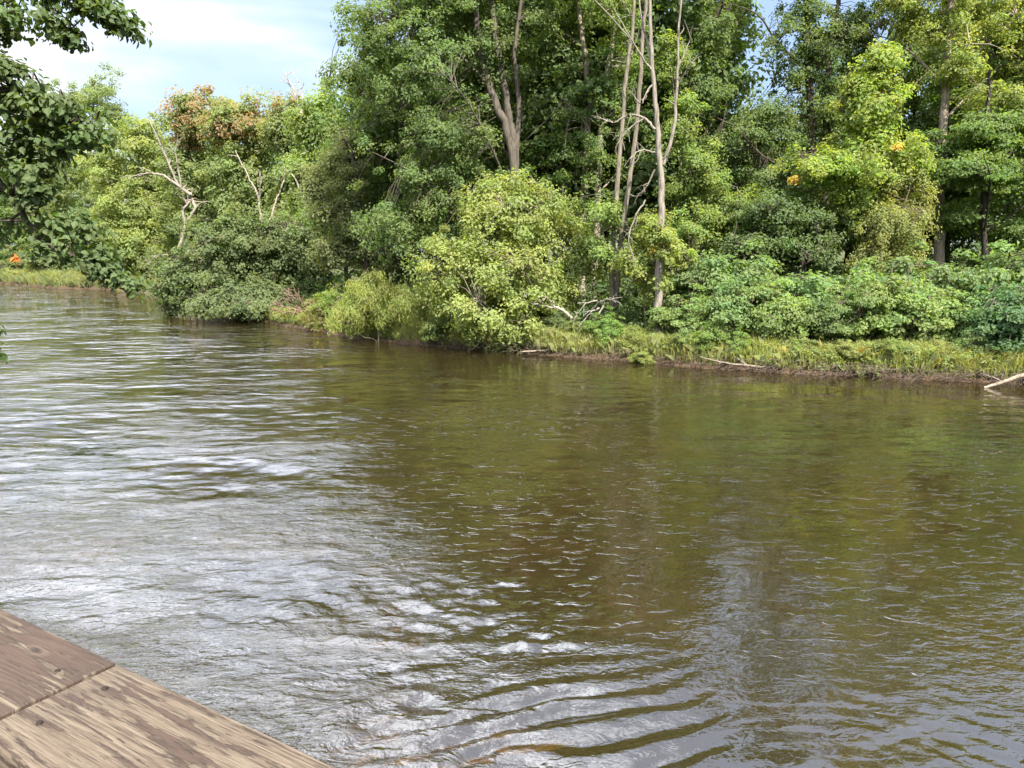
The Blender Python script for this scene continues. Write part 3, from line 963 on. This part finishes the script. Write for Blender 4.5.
# ------------------------------------------------------------------ shrubs (prototypes copied along the bank)
def shrub_proto(seed, ncol, leaf=0.115, n=10000, flat=0.45, rc=0.34, ells=None, **kw):
    e = ells or [(0, 0, 1.25, 1.15, 1.05, 1.0), (0.7, -0.2, 1.0, 0.8, 0.8, 0.8), (-0.75, 0.1, 0.95, 0.8, 0.8, 0.75), (0.1, -0.55, 0.75, 0.95, 0.6, 0.6)]
    return make_tree('shrub', (0, 0, 0), e, n, leaf=leaf, rc=rc, seed=seed, color=ncol, bark=(0.09, 0.07, 0.055), trad=0.035, n_limbs=8, flat=flat, cat='bush',
                     part_names=('stems', 'foliage'), shell=0.33, **kw)


def copy_tree(o, parent=None):
    c = o.copy(); COL.objects.link(c)
    if parent: c.parent = parent
    for ch in list(o.children):
        copy_tree(ch, c)
    return c


protos = [shrub_proto(101, BLUEGR), shrub_proto(102, BLUEGR), shrub_proto(103, BLUEGR)]
used = [False] * 3


def place_shrub(k, px, D, s, colr, label, group, name='dogwood_shrub', rot=0.0, sz=None):
    o = protos[k] if not used[k] else copy_tree(protos[k])
    used[k] = True
    x = X(px, D, .8)
    o.name = name
    o.location = (x, D, ghz(x, D) - .05)
    o.rotation_euler = (0, 0, rot)
    o.scale = (s, s, sz or s)
    tag(o, label, 'bush', group)
    for ch in o.children:
        if 'foliage' in ch.name:
            ch.color = (*colr, 1)
    return o


DOG = (0.110, 0.165, 0.062)
DOG2 = (0.140, 0.195, 0.066)
g = 'dogwood bushes in a thicket along the right bank'
S = [
 (0, 690, 28.4, 1.05, DOG2, 'bright green bush right beside the foot of the bare dead tree'),
 (1, 728, 27.9, 1.15, DOG, 'grey-green front-row bush, second to the right of the bare dead tree'),
 (2, 700, 30.2, 1.5, DOG, 'taller grey-green bush at the back, just right of the bare dead tree'),
 (0, 752, 29.6, 1.6, DOG, 'large grey-green bush under the low dark understory tree'),
 (1, 775, 27.3, 1.15, DOG2, 'rounded pale green bush in the front row below the low dark understory tree'),
 (2, 812, 28.6, 1.45, DOG, 'dull green bush behind the front row, left of the hanging vine curtain'),
 (2, 822, 26.6, 0.95, BLUEGR, 'dark shaded bush in the dark hollow of the thicket'),
 (0, 868, 26.2, 1.2, DOG2, 'brightest rounded bush of the thicket, directly below the hanging vine curtain'),
 (1, 858, 28.6, 1.4, DOG, 'bush tucked between the vine curtain and the brightest rounded bush'),
 (2, 918, 26.4, 1.15, DOG2, 'pale green bush right of the brightest rounded bush'),
 (0, 950, 28.0, 1.5, DOG, 'wide blue-green bush under the tree of flat foliage tiers'),
 (1, 962, 25.8, 1.0, DOG, 'low grey-green bush standing over the eroded edge near the pale log'),
 (1, 1000, 26.8, 1.6, DOG, 'tall blue-green bush at the right edge behind the log'),
 (2, 1010, 24.6, 1.25, (0.06, 0.115, 0.05), 'dark blue-green bush drooping over the pale log'),
 (0, 1050, 25.5, 1.5, DOG, 'bush cut by the right edge of the view'),
 (0, 905, 29.8, 1.6, DOG, 'tall bush in the second row between the vine curtain and the pale trunk'),
]
for i, (k, px, D, s, cc, lab) in enumerate(S):
    place_shrub(k, px, D, s, cc, lab, g, rot=i * 1.3, sz=s * (0.9 + 0.2 * ((i * 7) % 5) / 4))
g2 = 'leafy weeds and low bushes at the water edge'
W = [
 (0, 606, 29.2, 0.62, (0.12, 0.19, 0.04), 'low bright green leafy clump in front of the pale slim trunks', 'leafy_clump'),
 (1, 632, 28.6, 0.40, (0.16, 0.19, 0.05), 'small yellow-green clump left of the foot of the bare dead tree', 'leafy_clump'),
 (2, 712, 26.9, 0.55, (0.13, 0.19, 0.045), 'fresh green clump on the bank between the bare dead tree and the driftwood stick', 'leafy_clump'),
 (0, 735, 26.6, 0.5, (0.13, 0.19, 0.045), 'fresh green clump right above the driftwood stick', 'leafy_clump'),
 (1, 555, 31.0, 0.55, (0.09, 0.12, 0.04), 'low olive clump behind the white bleached branch', 'leafy_clump'),
 (2, 440, 32.4, 0.65, (0.11, 0.145, 0.042), 'low bush between the willow bush and the vine-covered mound', 'leafy_clump'),
 (1, 644, 27.6, 0.36, (0.19, 0.22, 0.06), 'yellow-green clump just left and in front of the foot of the bare dead tree', 'leafy_clump'),
 (2, 682, 27.2, 0.38, (0.14, 0.19, 0.055), 'small green clump on the bank edge right of the foot of the bare dead tree', 'leafy_clump'),
 (0, 800, 25.8, 0.42, (0.16, 0.20, 0.06), 'small leafy clump on the bank edge below the dark hollow of the thicket', 'leafy_clump'),
 (1, 846, 25.0, 0.36, (0.19, 0.21, 0.07), 'tiny yellowish clump on the bank below the brightest rounded bush', 'leafy_clump'),
 (2, 888, 24.8, 0.40, (0.15, 0.19, 0.055), 'green clump hanging over the eroded edge below the pale trunk', 'leafy_clump'),
 (0, 935, 24.5, 0.36, (0.19, 0.21, 0.07), 'yellow clump on the eroded edge left of the pale log', 'leafy_clump'),
 (1, 975, 24.3, 0.5, (0.12, 0.17, 0.06), 'green clump just behind the left tip of the pale log', 'leafy_clump'),
 (0, 575, 30.0, 0.40, (0.16, 0.19, 0.06), 'pale clump beneath the tangle of grey dead sticks', 'leafy_clump'),
 (1, 478, 31.4, 0.45, (0.15, 0.18, 0.06), 'clump hanging to the water under the middle of the vine-covered mound', 'leafy_clump'),
 (2, 335, 39.0, 0.8, (0.15, 0.20, 0.04), 'light green sapling standing up over the grass right of the river bush', 'sapling'),
]
for i, (k, px, D, s, cc, lab, nm) in enumerate(W):
    place_shrub(k, px, D, s, cc, lab, g2, name=nm, rot=i * 2.1)
g3 = 'bushes on the far bank across the bend'
W2 = [
 (0, 20, 99, 2.0, OLIVE, 'low olive bush on the far bank below the near maple leaves'),
 (1, 48, 94, 2.3, (0.10, 0.13, 0.045), 'pale bush on the far bank left of the yellow-green tree'),
 (2, 78, 90, 2.3, OLIVE, 'round bush on the far bank under the pale green distant tree'),
 (0, 104, 86, 1.9, (0.10, 0.13, 0.045), 'bush at the foot of the yellow-green tree, left side'),
 (1, 128, 83, 1.7, YELGR, 'small yellow-green bush beside the sandy spit'),
 (2, 158, 78, 1.8, OLIVE, 'bush behind the sandy spit, next to the river bush'),
 (1, -20, 104, 2.2, OLIVE, 'bush on the far bank beyond the left edge'),
]
for i, (k, px, D, s, cc, lab) in enumerate(W2):
    place_shrub(k, px, D, s, cc, lab, g3, name='bank_shrub', rot=i * 1.7)
o = copy_tree(protos[1]); o.name = 'orange_shrub'
x = X(17, 97.5, 1.5); o.location = (x, 97.5, ghz(x, 97.5) + 1.2); o.scale = (.45, .45, .8)
tag(o, 'small bright orange shrub on the far bank at the left edge', 'bush')
if 'group' in o: del o['group']
for ch in o.children:
    if 'foliage' in ch.name: ch.color = (0.55, 0.22, 0.06, 1)

# copies of whole trees deeper in the wood
wood_proto = {}


def wood(kind, px, D, hpx, label, colr, rot, wid=1.0):
    """kind: prototype; hpx: pixel row of its top"""
    if kind not in wood_proto:
        rr = random.Random(kind)
        e = [(0, 0, 9, 3.2, 3.2, 3.6), (1.4, .5, 7, 2.8, 2.6, 2.4), (-1.6, -.4, 6.6, 2.6, 2.6, 2.5), (0.3, 0.2, 12, 2.3, 2.3, 2.2), (-.6, .8, 4.2, 2.6, 2.4, 1.6), (1.2, -1, 3.6, 2.2, 2.2, 1.4)]
        e = [(a + rr.uniform(-.6, .6), b_ + rr.uniform(-.6, .6), c + rr.uniform(-.5, .5), d * rr.uniform(.85, 1.15), e_, f) for a, b_, c, d, e_, f in e]
        wood_proto[kind] = make_tree('woodland_tree', (0, 0, 0), e, 30000, leaf=0.22, rc=0.75, seed=200 + kind, color=MIDGR, bark=(0.09, 0.075, 0.06), trad=0.2, n_limbs=10, twigs=False,
                                     part_names=('trunk', 'crown'))
        o = wood_proto[kind]
    else:
        o = copy_tree(wood_proto[kind])
    x = X(px, D, 4); z = ghz(x, D) - .1
    o.location = (x, D, z)
    s = (Zat(hpx, D) - z) / 14.0
    o.scale = (s * wid, s * wid, s)
    o.rotation_euler = (0, 0, rot)
    tag(o, label, 'tree', 'trees in the second rank of the wood')
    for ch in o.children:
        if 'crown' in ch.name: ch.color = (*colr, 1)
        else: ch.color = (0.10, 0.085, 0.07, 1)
    return o


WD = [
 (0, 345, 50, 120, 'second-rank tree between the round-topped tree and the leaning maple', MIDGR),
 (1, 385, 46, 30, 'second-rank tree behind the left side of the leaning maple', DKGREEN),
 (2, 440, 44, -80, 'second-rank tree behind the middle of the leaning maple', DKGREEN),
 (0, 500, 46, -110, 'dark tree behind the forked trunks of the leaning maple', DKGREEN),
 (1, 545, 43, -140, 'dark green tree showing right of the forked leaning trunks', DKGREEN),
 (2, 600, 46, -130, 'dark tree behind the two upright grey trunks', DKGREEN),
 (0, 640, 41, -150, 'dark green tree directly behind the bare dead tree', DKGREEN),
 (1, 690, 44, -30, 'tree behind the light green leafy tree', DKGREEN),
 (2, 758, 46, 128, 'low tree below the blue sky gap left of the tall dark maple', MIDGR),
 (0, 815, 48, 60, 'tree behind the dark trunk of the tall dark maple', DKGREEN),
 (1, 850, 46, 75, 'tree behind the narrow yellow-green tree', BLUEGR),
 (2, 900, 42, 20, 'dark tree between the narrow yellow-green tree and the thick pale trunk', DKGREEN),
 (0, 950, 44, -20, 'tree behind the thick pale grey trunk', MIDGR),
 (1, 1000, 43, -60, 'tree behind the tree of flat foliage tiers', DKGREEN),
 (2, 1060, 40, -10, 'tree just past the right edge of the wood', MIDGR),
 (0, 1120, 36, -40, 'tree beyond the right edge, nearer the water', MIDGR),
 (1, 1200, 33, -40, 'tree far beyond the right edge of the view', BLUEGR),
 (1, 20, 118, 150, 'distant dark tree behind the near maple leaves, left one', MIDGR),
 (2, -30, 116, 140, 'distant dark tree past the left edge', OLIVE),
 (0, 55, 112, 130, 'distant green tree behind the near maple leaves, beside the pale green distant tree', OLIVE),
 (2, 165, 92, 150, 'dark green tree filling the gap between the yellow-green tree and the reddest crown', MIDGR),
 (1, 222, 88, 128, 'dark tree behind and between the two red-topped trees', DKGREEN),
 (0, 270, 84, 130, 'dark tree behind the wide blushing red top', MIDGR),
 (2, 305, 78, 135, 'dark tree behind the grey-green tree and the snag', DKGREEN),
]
for i, (k, px, D, hp, lab, cc) in enumerate(WD):
    wood(k, px, D, hp, lab, cc, i * 1.9)


# far wood that reads as one mass
def far_wood():
    rng = np.random.default_rng(77)
    ells = []
    for px in range(-250, 1500, 34):
        for D0, top in ((56, 130), (66, 115)):
            if px < 330:
                D = (125 if D0 == 56 else 140); tp = 165
            else:
                D, tp = D0, top
            x = X(px + rng.uniform(-12, 12), D, 4)
            h = Zat(tp + rng.uniform(-14, 22), D)
            w = 3.6 * D / 60
            ells.append((x, D, h - 2.6, w, w, 3.2)); ells.append((x + rng.uniform(-1, 1), D, h * .45, w * 1.1, w, h * .42))
    ells = np.array(ells)
    Cc, Cd = sample_clusters(ells, 3800, rng, 0.4)
    co, f, k, A = crown_mesh(Cc, Cd, 190000, 0.42, rng, 1.3)
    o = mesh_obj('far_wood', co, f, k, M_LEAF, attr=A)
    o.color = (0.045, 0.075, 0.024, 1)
    tag(o, 'dense mass of woodland foliage deep behind the trees of both banks', 'woodland', kind='stuff')


far_wood()


# dim undergrowth on the wood floor
def undergrowth():
    rng = np.random.default_rng(78)
    n = 2600
    px = rng.uniform(270, 1200, n)
    off = rng.uniform(2.0, 15, n)
    D0 = np.interp(px, [270, 330, 400, 500, 600, 700, 800, 900, 1024, 1200], [43, 37, 33.6, 30.6, 28.7, 26.5, 25, 23.9, 22.8, 20.6])
    D = D0 + off
    x = (px - 512) / F * (D * .985 + .55)
    z = ground_h(x, D) + rng.uniform(0.1, 1.0, n) ** 1.2 * np.clip(0.3 + off * 0.22, 0, 2.6)
    Cc = np.stack([x, D, z], 1); Cd = unit(rng.normal(size=(n, 3)) + [0, 0, .5])
    co, f, k, A = crown_mesh(Cc, Cd, 110000, 0.17, rng, 0.5)
    o = mesh_obj('undergrowth', co, f, k, M_LEAF, attr=A)
    o.color = (0.06, 0.095, 0.03, 1)
    tag(o, 'leafy undergrowth covering the floor of the wood', 'undergrowth', kind='stuff')


undergrowth()


# ------------------------------------------------------------------ grass and weeds on the banks
def blades(name, n, gen, hmin, hmax, w, colr, label, seed, lean=.35):
    rng = np.random.default_rng(seed)
    x, y = gen(rng, n)
    z = ground_h(x, y)
    ok = z > 0.10
    x, y, z = x[ok], y[ok], z[ok]
    n = len(x)
    hh = rng.uniform(hmin, hmax, n) * (0.5 + fbm(x, y, 5, 0.8, 2))
    a = rng.uniform(0, 2 * math.pi, n)
    sd_, cd_ = np.sin(a), np.cos(a)
    b = np.stack([x, y, z - .03], 1)
    side = np.stack([cd_, sd_, np.zeros(n)], 1) * w * rng.uniform(.6, 1.4, (n, 1))
    ln = np.stack([rng.normal(size=n), rng.normal(size=n) - .25, np.zeros(n)], 1) * lean * hh[:, None]
    m = b + np.stack([np.zeros(n), np.zeros(n), hh * .62], 1) + ln * .35
    t = b + np.stack([np.zeros(n), np.zeros(n), hh * rng.uniform(.55, 1.05, n)], 1) + ln * 1.2
    co = np.stack([b - side * .6, b + side * .6, m + side, t, m - side], 1).reshape(-1, 3)
    f = np.arange(n * 5)
    cv = fbm(x, y, 8, 0.7, 3)
    A = np.stack([np.clip(.35 * rng.uniform(0, 1, n) + .65 * cv, 0, 1), np.clip(.4 * rng.uniform(0, 1, n) + .6 * fbm(x, y, 14, .5, 2), 0, 1), (rng.uniform(0, 1, n) < .05) * .4, np.ones(n)], 1)
    o = mesh_obj(name, co, f, 5, M_LEAF, attr=np.repeat(A, 5, 0))
    o.color = (*colr, 1)
    tag(o, label, 'grass', kind='stuff')
    return o


def shore_gen(p0, p1, d0, d1):
    pxs = [a for a, d in shore_r][::-1]; ds = [d for a, d in shore_r][::-1]

    def gen(rng, n):
        px = rng.uniform(p0, p1, n)
        off = d0 + (d1 - d0) * rng.uniform(0, 1, n) ** 1.3
        D = np.interp(px, pxs, ds) + off
        return (px - 512) / F * (D * .985 + .6), D
    return gen


blades('bank_grass', 80000, shore_gen(265, 1100, -0.5, 3.2), .2, .68, .010, (0.20, 0.215, 0.085), 'yellow-green grass and weeds along the edge of the right bank', 301)
blades('bank_grass', 20000, shore_gen(268, 400, -0.4, 3.0), .2, .6, .013, (0.19, 0.225, 0.07), 'bright tall grass on the low bank right of the river bush', 302)
blades('far_bank_grass', 26000, shore_gen(-200, 185, -.8, 9.0), .5, 1.5, .045, (0.15, 0.17, 0.075), 'pale grass and reeds on the far bank across the bend', 303)


def weeds():
    rng = np.random.default_rng(311)
    n = 2200
    px = rng.uniform(400, 1040, n)
    pxs = [a for a, d in shore_r][::-1]; ds = [d for a, d in shore_r][::-1]
    D = np.interp(px, pxs, ds) + 0.2 + 2.2 * rng.uniform(0, 1, n)
    x = (px - 512) / F * (D * .985 + .6)
    z = ground_h(x, D) + rng.uniform(0.02, .45, n)
    keep = vnoise(x, D, 33, .9) > .36
    Cc = np.stack([x, D, z], 1)[keep]; Cd = unit(rng.normal(size=(len(Cc), 3)) + [0, -.6, .5])
    co, f, k, A = crown_mesh(Cc, Cd, 80000, 0.085, rng, 0.2)
    o = mesh_obj('bank_weeds', co, f, k, M_LEAF, attr=A)
    o.color = (0.165, 0.20, 0.07, 1)
    tag(o, 'low yellow-green leafy weeds spilling over the eroded edge of the right bank', 'weeds', kind='stuff')
    # rusty ferns
    n = 140
    px = rng.uniform(306, 345, n); D = 39.6 + rng.uniform(-1.3, 1.5, n)
    x = (px - 512) / F * (D * .985 + .6); z = ground_h(x, D) + rng.uniform(.3, .9, n)
    Cc = np.stack([x, D, z], 1); Cd = unit(rng.normal(size=(n, 3)) + [0, -.4, .5])
    co, f, k, A = crown_mesh(Cc, Cd, 6000, 0.12, rng, 0.3)
    o = mesh_obj('rusty_ferns', co, f, k, M_LEAF, attr=A)
    o.color = (0.14, 0.125, 0.058, 1)
    tag(o, 'patch of rusty brown ferns between the river bush and the willow bush', 'ferns', kind='stuff')


weeds()


def roots():
    """fine exposed roots and twigs hanging out of the eroded edge"""
    rng = np.random.default_rng(320)
    pxs = [a for a, d in shore_r][::-1]; ds = [d for a, d in shore_r][::-1]
    tb = Tubes()
    for _ in range(1100):
        px = rng.uniform(430, 1060)
        D = float(np.interp(px, pxs, ds)) + rng.uniform(-.45, .35)
        x = X(px, D, .3)
        z = rng.uniform(0.02, .42)
        a = np.array([x, D + .2, z + .05])
        ln = rng.uniform(.15, .6)
        d = np.array([rng.normal() * .9, -.35, -rng.uniform(0, .8)]) * ln
        e = a + d; e[2] = max(e[2], -.05)
        tb.add([a, (a + e) / 2 + rng.normal(size=3) * .04, e], [.012, .010, .004], 3)
    o = tb.build('exposed_roots', M_BARK)
    o.color = (0.10, 0.078, 0.06, 1)
    tag(o, 'tangle of exposed roots and twigs along the eroded edge of the right bank', 'roots', kind='stuff')


roots()

# ------------------------------------------------------------------ wooden railing of the bridge
def wood_material(name, paint_bias, seedv):
    m, nt, out = new_mat(name)
    t = mk(nt, 'ShaderNodeTexCoord')

    def mapped(sx, sy, sz, off=0.0):
        mpn = mk(nt, 'ShaderNodeMapping')
        mpn.inputs['Scale'].default_value = (sx, sy, sz)
        mpn.inputs['Location'].default_value = (seedv + off, seedv * 1.7, 0)
        nt.links.new(t.outputs['Object'], mpn.inputs[0])
        return mpn.outputs[0]
    # growth-ring figure: distance field bent by slow noise, stretched along the board (object X)
    warp = mk(nt, 'ShaderNodeTexNoise', i_Scale=1.0, i_Detail=2.0)
    nt.links.new(mapped(1.6, 7, 7), warp.inputs['Vector'])
    sp = mk(nt, 'ShaderNodeSeparateXYZ'); nt.links.new(t.outputs['Object'], sp.inputs[0])
    ring = math_n(nt, 'ADD', math_n(nt, 'MULTIPLY', sp.outputs[1], 70.0), math_n(nt, 'MULTIPLY', warp.outputs[0], 16.0))
    rs = math_n(nt, 'MULTIPLY', math_n(nt, 'ADD', math_n(nt, 'SINE', math_n(nt, 'MULTIPLY', ring, 6.283)), 1.0), 0.5)
    fib = mk(nt, 'ShaderNodeTexNoise', i_Scale=1.0, i_Detail=5.0, i_Roughness=0.7)
    nt.links.new(mapped(11, 330, 60), fib.inputs['Vector'])
    patch = mk(nt, 'ShaderNodeTexNoise', i_Scale=1.0, i_Detail=8.0, i_Roughness=0.68)
    nt.links.new(mapped(6, 38, 10, 3.0), patch.inputs['Vector'])
    woodc = ramp(nt, fib.outputs[0], [(0.36, (0.026, 0.019, 0.014)), (0.47, (0.092, 0.068, 0.046)), (0.66, (0.150, 0.122, 0.088))])
    woodc = mix_c(nt, math_n(nt, 'MULTIPLY', rs, 0.35), woodc, (0.085, 0.062, 0.043))
    paint = ramp(nt, patch.outputs[0], [(0.3, (0.036, 0.023, 0.017)), (0.7, (0.058, 0.037, 0.026))])
    # paint survives in the ring hollows and in patches
    k = math_n(nt, 'ADD', math_n(nt, 'MULTIPLY', rs, 0.16), math_n(nt, 'ADD', math_n(nt, 'MULTIPLY', patch.outputs[0], 1.25), math_n(nt, 'MULTIPLY', fib.outputs[0], 0.75)))
    pf = ramp(nt, math_n(nt, 'ADD', k, paint_bias), [(0.485, 0.0), (0.515, 1.0)])
    c = mix_c(nt, pf, woodc, paint)
    # knots
    vo = mk(nt, 'ShaderNodeTexVoronoi', i_Scale=1.0)
    nt.links.new(mapped(6.5, 16.0, 0.01, 7.0), vo.inputs['Vector'])
    kn = ramp(nt, vo.outputs['Distance'], [(0.06, 1.0), (0.13, 0.0)])
    kn2 = ramp(nt, vo.outputs['Distance'], [(0.12, 0.7), (0.22, 0.0)])
    c = mix_c(nt, kn2, c, (0.085, 0.060, 0.042))
    c = mix_c(nt, kn, c, (0.035, 0.024, 0.018))
    b = mk(nt, 'ShaderNodeBsdfPrincipled')
    b.inputs['Roughness'].default_value = 0.7
    b.inputs['Specular IOR Level'].default_value = 0.3
    nt.links.new(c, b.inputs['Base Color'])
    hh = math_n(nt, 'ADD', math_n(nt, 'MULTIPLY', pf, 0.5), math_n(nt, 'ADD', math_n(nt, 'MULTIPLY', fib.outputs[0], 0.9), math_n(nt, 'MULTIPLY', rs, -0.25)))
    bp = mk(nt, 'ShaderNodeBump', i_Strength=1.0, i_Distance=0.0028)
    nt.links.new(hh, bp.inputs['Height'])
    nt.links.new(bp.outputs[0], b.inputs['Normal'])
    nt.links.new(b.outputs[0], out.inputs[0])
    return m


def ray(px, py):
    d = np.array([(px - 512) / F, 1.0, (384 - py) / F])     # camera space: right, forward, up
    c, s = math.cos(PITCH), math.sin(PITCH)
    return np.array([d[0], d[1] * c + d[2] * s, -d[1] * s + d[2] * c])


def railing():
    drop = 0.56
    def onp(px, py, h=drop):
        r = ray(px, py); return np.array([0, 0, CH]) + r * (-h / r[2])
    A, B = onp(0, 608), onp(340, 768)
    u = unit(B - A)                                   # along the rail, towards lower right
    N_ = onp(0, 749)
    v = np.array([-u[1], u[0], 0.0])
    if (N_ - A) @ v < 0: v = -v                        # towards the viewer's side
    width = abs((N_ - A) @ v)
    J = onp(120, 662); Jn = onp(0, 697)
    zt = CH - drop
    th = 0.038
    root = empty('wooden_railing', (A[0], A[1], zt - 1.05))
    tag(root, 'weathered wooden bridge railing with peeling brown paint at the near left corner', 'railing')
    ang = math.atan2(u[1], u[0])
    sj = (J - A) @ u

    def board(name, s0, s1, mat, off, z0, hgt, wid, bev=0.0025, label=None, skew=0.0):
        bm = __import__('bmesh').new()
        import bmesh
        L = s1 - s0
        bmesh.ops.create_cube(bm, size=1)
        nv = -1 if False else 1
        for vv in bm.verts:
            xs_ = vv.co.x
            vv.co.x = vv.co.x * L; vv.co.y = vv.co.y * wid; vv.co.z = vv.co.z * hgt
            vv.co.x += skew * vv.co.y / max(wid, 1e-6)
        bmesh.ops.bevel(bm, geom=[e for e in bm.edges], offset=bev, segments=3, affect='EDGES', profile=0.6)
        me = bpy.data.meshes.new(name); bm.to_mesh(me); bm.free()
        me.materials.append(mat)
        for p in me.polygons: p.use_smooth = True
        o = bpy.data.objects.new(name, me); COL.objects.link(o)
        c = A + u * (s0 + L / 2) + v * off
        o.parent = root
        o.location = (c[0] - root.location.x, c[1] - root.location.y, z0 - hgt / 2 - root.location.z)
        o.rotation_euler = (0, 0, ang)
        if label: o['label'] = label
        return o
    m1 = wood_material('painted_board', -0.515, 2.3)
    m2 = wood_material('bare_board', -0.68, 8.1)
    m3 = wood_material('brown_rail', -0.15, 5.0)
    skew = ((Jn - J) @ u) / 1.0
    print('rail width', width, 'skew', skew, 'joint', sj, 'u', u)
    board('top_board', sj - 2.4, sj - 0.0045, m1, width / 2, zt, th, width, label='mostly brown painted board', skew=0)
    board('top_board', sj + 0.0015, sj + 2.4, m2, width / 2, zt - 0.001, th, width, label='bare sun-bleached board with brown patches')
    for k, (sx_, fy) in enumerate(((0.045, 0.25), (0.05, 0.72), (-0.05, 0.3))):
        import bmesh
        bm = bmesh.new()
        bmesh.ops.create_cone(bm, cap_ends=True, segments=12, radius1=0.0042, radius2=0.0036, depth=0.0025)
        me = bpy.data.meshes.new('nail'); bm.to_mesh(me); bm.free(); me.materials.append(M_BARK)
        o = bpy.data.objects.new('nail', me); COL.objects.link(o); o.color = (0.03, 0.022, 0.018, 1)
        c = A + u * (sj + sx_) + v * width * fy
        o.parent = root; o.location = (c[0] - root.location.x, c[1] - root.location.y, zt + 0.0002 - root.location.z)
    # rail under the cap, posts, lower rails and deck, behind the cap
    board('under_rail', sj - 2.4, sj + 2.4, m3, width * 0.5, zt - th - .001, 0.14, 0.04)
    board('lower_rail', sj - 2.4, sj + 2.4, m3, width * 0.5, zt - 0.62, 0.09, 0.04)
    for s in (-1.9, -0.3, 1.3):
        board('post', sj + s, sj + s + 0.09, m3, width * 0.5 - 0.066, zt - th - .002, 1.03, 0.09)
    return A, u, v, zt, sj, ang


A_, u_, v_, zt_, sj_, ang_ = railing()


def deck():
    me_c = A_ + u_ * sj_ + v_ * 0.95
    m = wood_material('deck_boards', -0.2, 12.0)
    V = []; Fq = []
    n = 0
    for i in range(12):
        y0 = -0.95 - 0.2 + i * 0.15; y1 = y0 + 0.142
        for (a, b_, z) in ((-2.6, 2.6, 0),):
            c = [(a, y0, 0), (b_, y0, 0), (b_, y1, 0), (a, y1, 0), (a, y0, -.04), (b_, y0, -.04), (b_, y1, -.04), (a, y1, -.04)]
            V += c
            Fq += [[n, n + 1, n + 2, n + 3], [n + 7, n + 6, n + 5, n + 4], [n, n + 4, n + 5, n + 1], [n + 1, n + 5, n + 6, n + 2], [n + 2, n + 6, n + 7, n + 3], [n + 3, n + 7, n + 4, n]]
            n += 8
    V = np.array(V)
    sgn = 1 if (np.array([-u_[1], u_[0], 0]) @ v_) > 0 else -1
    V[:, 1] *= sgn
    o = mesh_obj('bridge_deck', V, np.array(Fq), 4, m)
    o.location = (me_c[0], me_c[1], zt_ - 1.08)
    o.rotation_euler = (0, 0, ang_)
    tag(o, kind='structure')


deck()
print('tris', sum(len(o.data.polygons) for o in bpy.data.objects if o.type == 'MESH'))
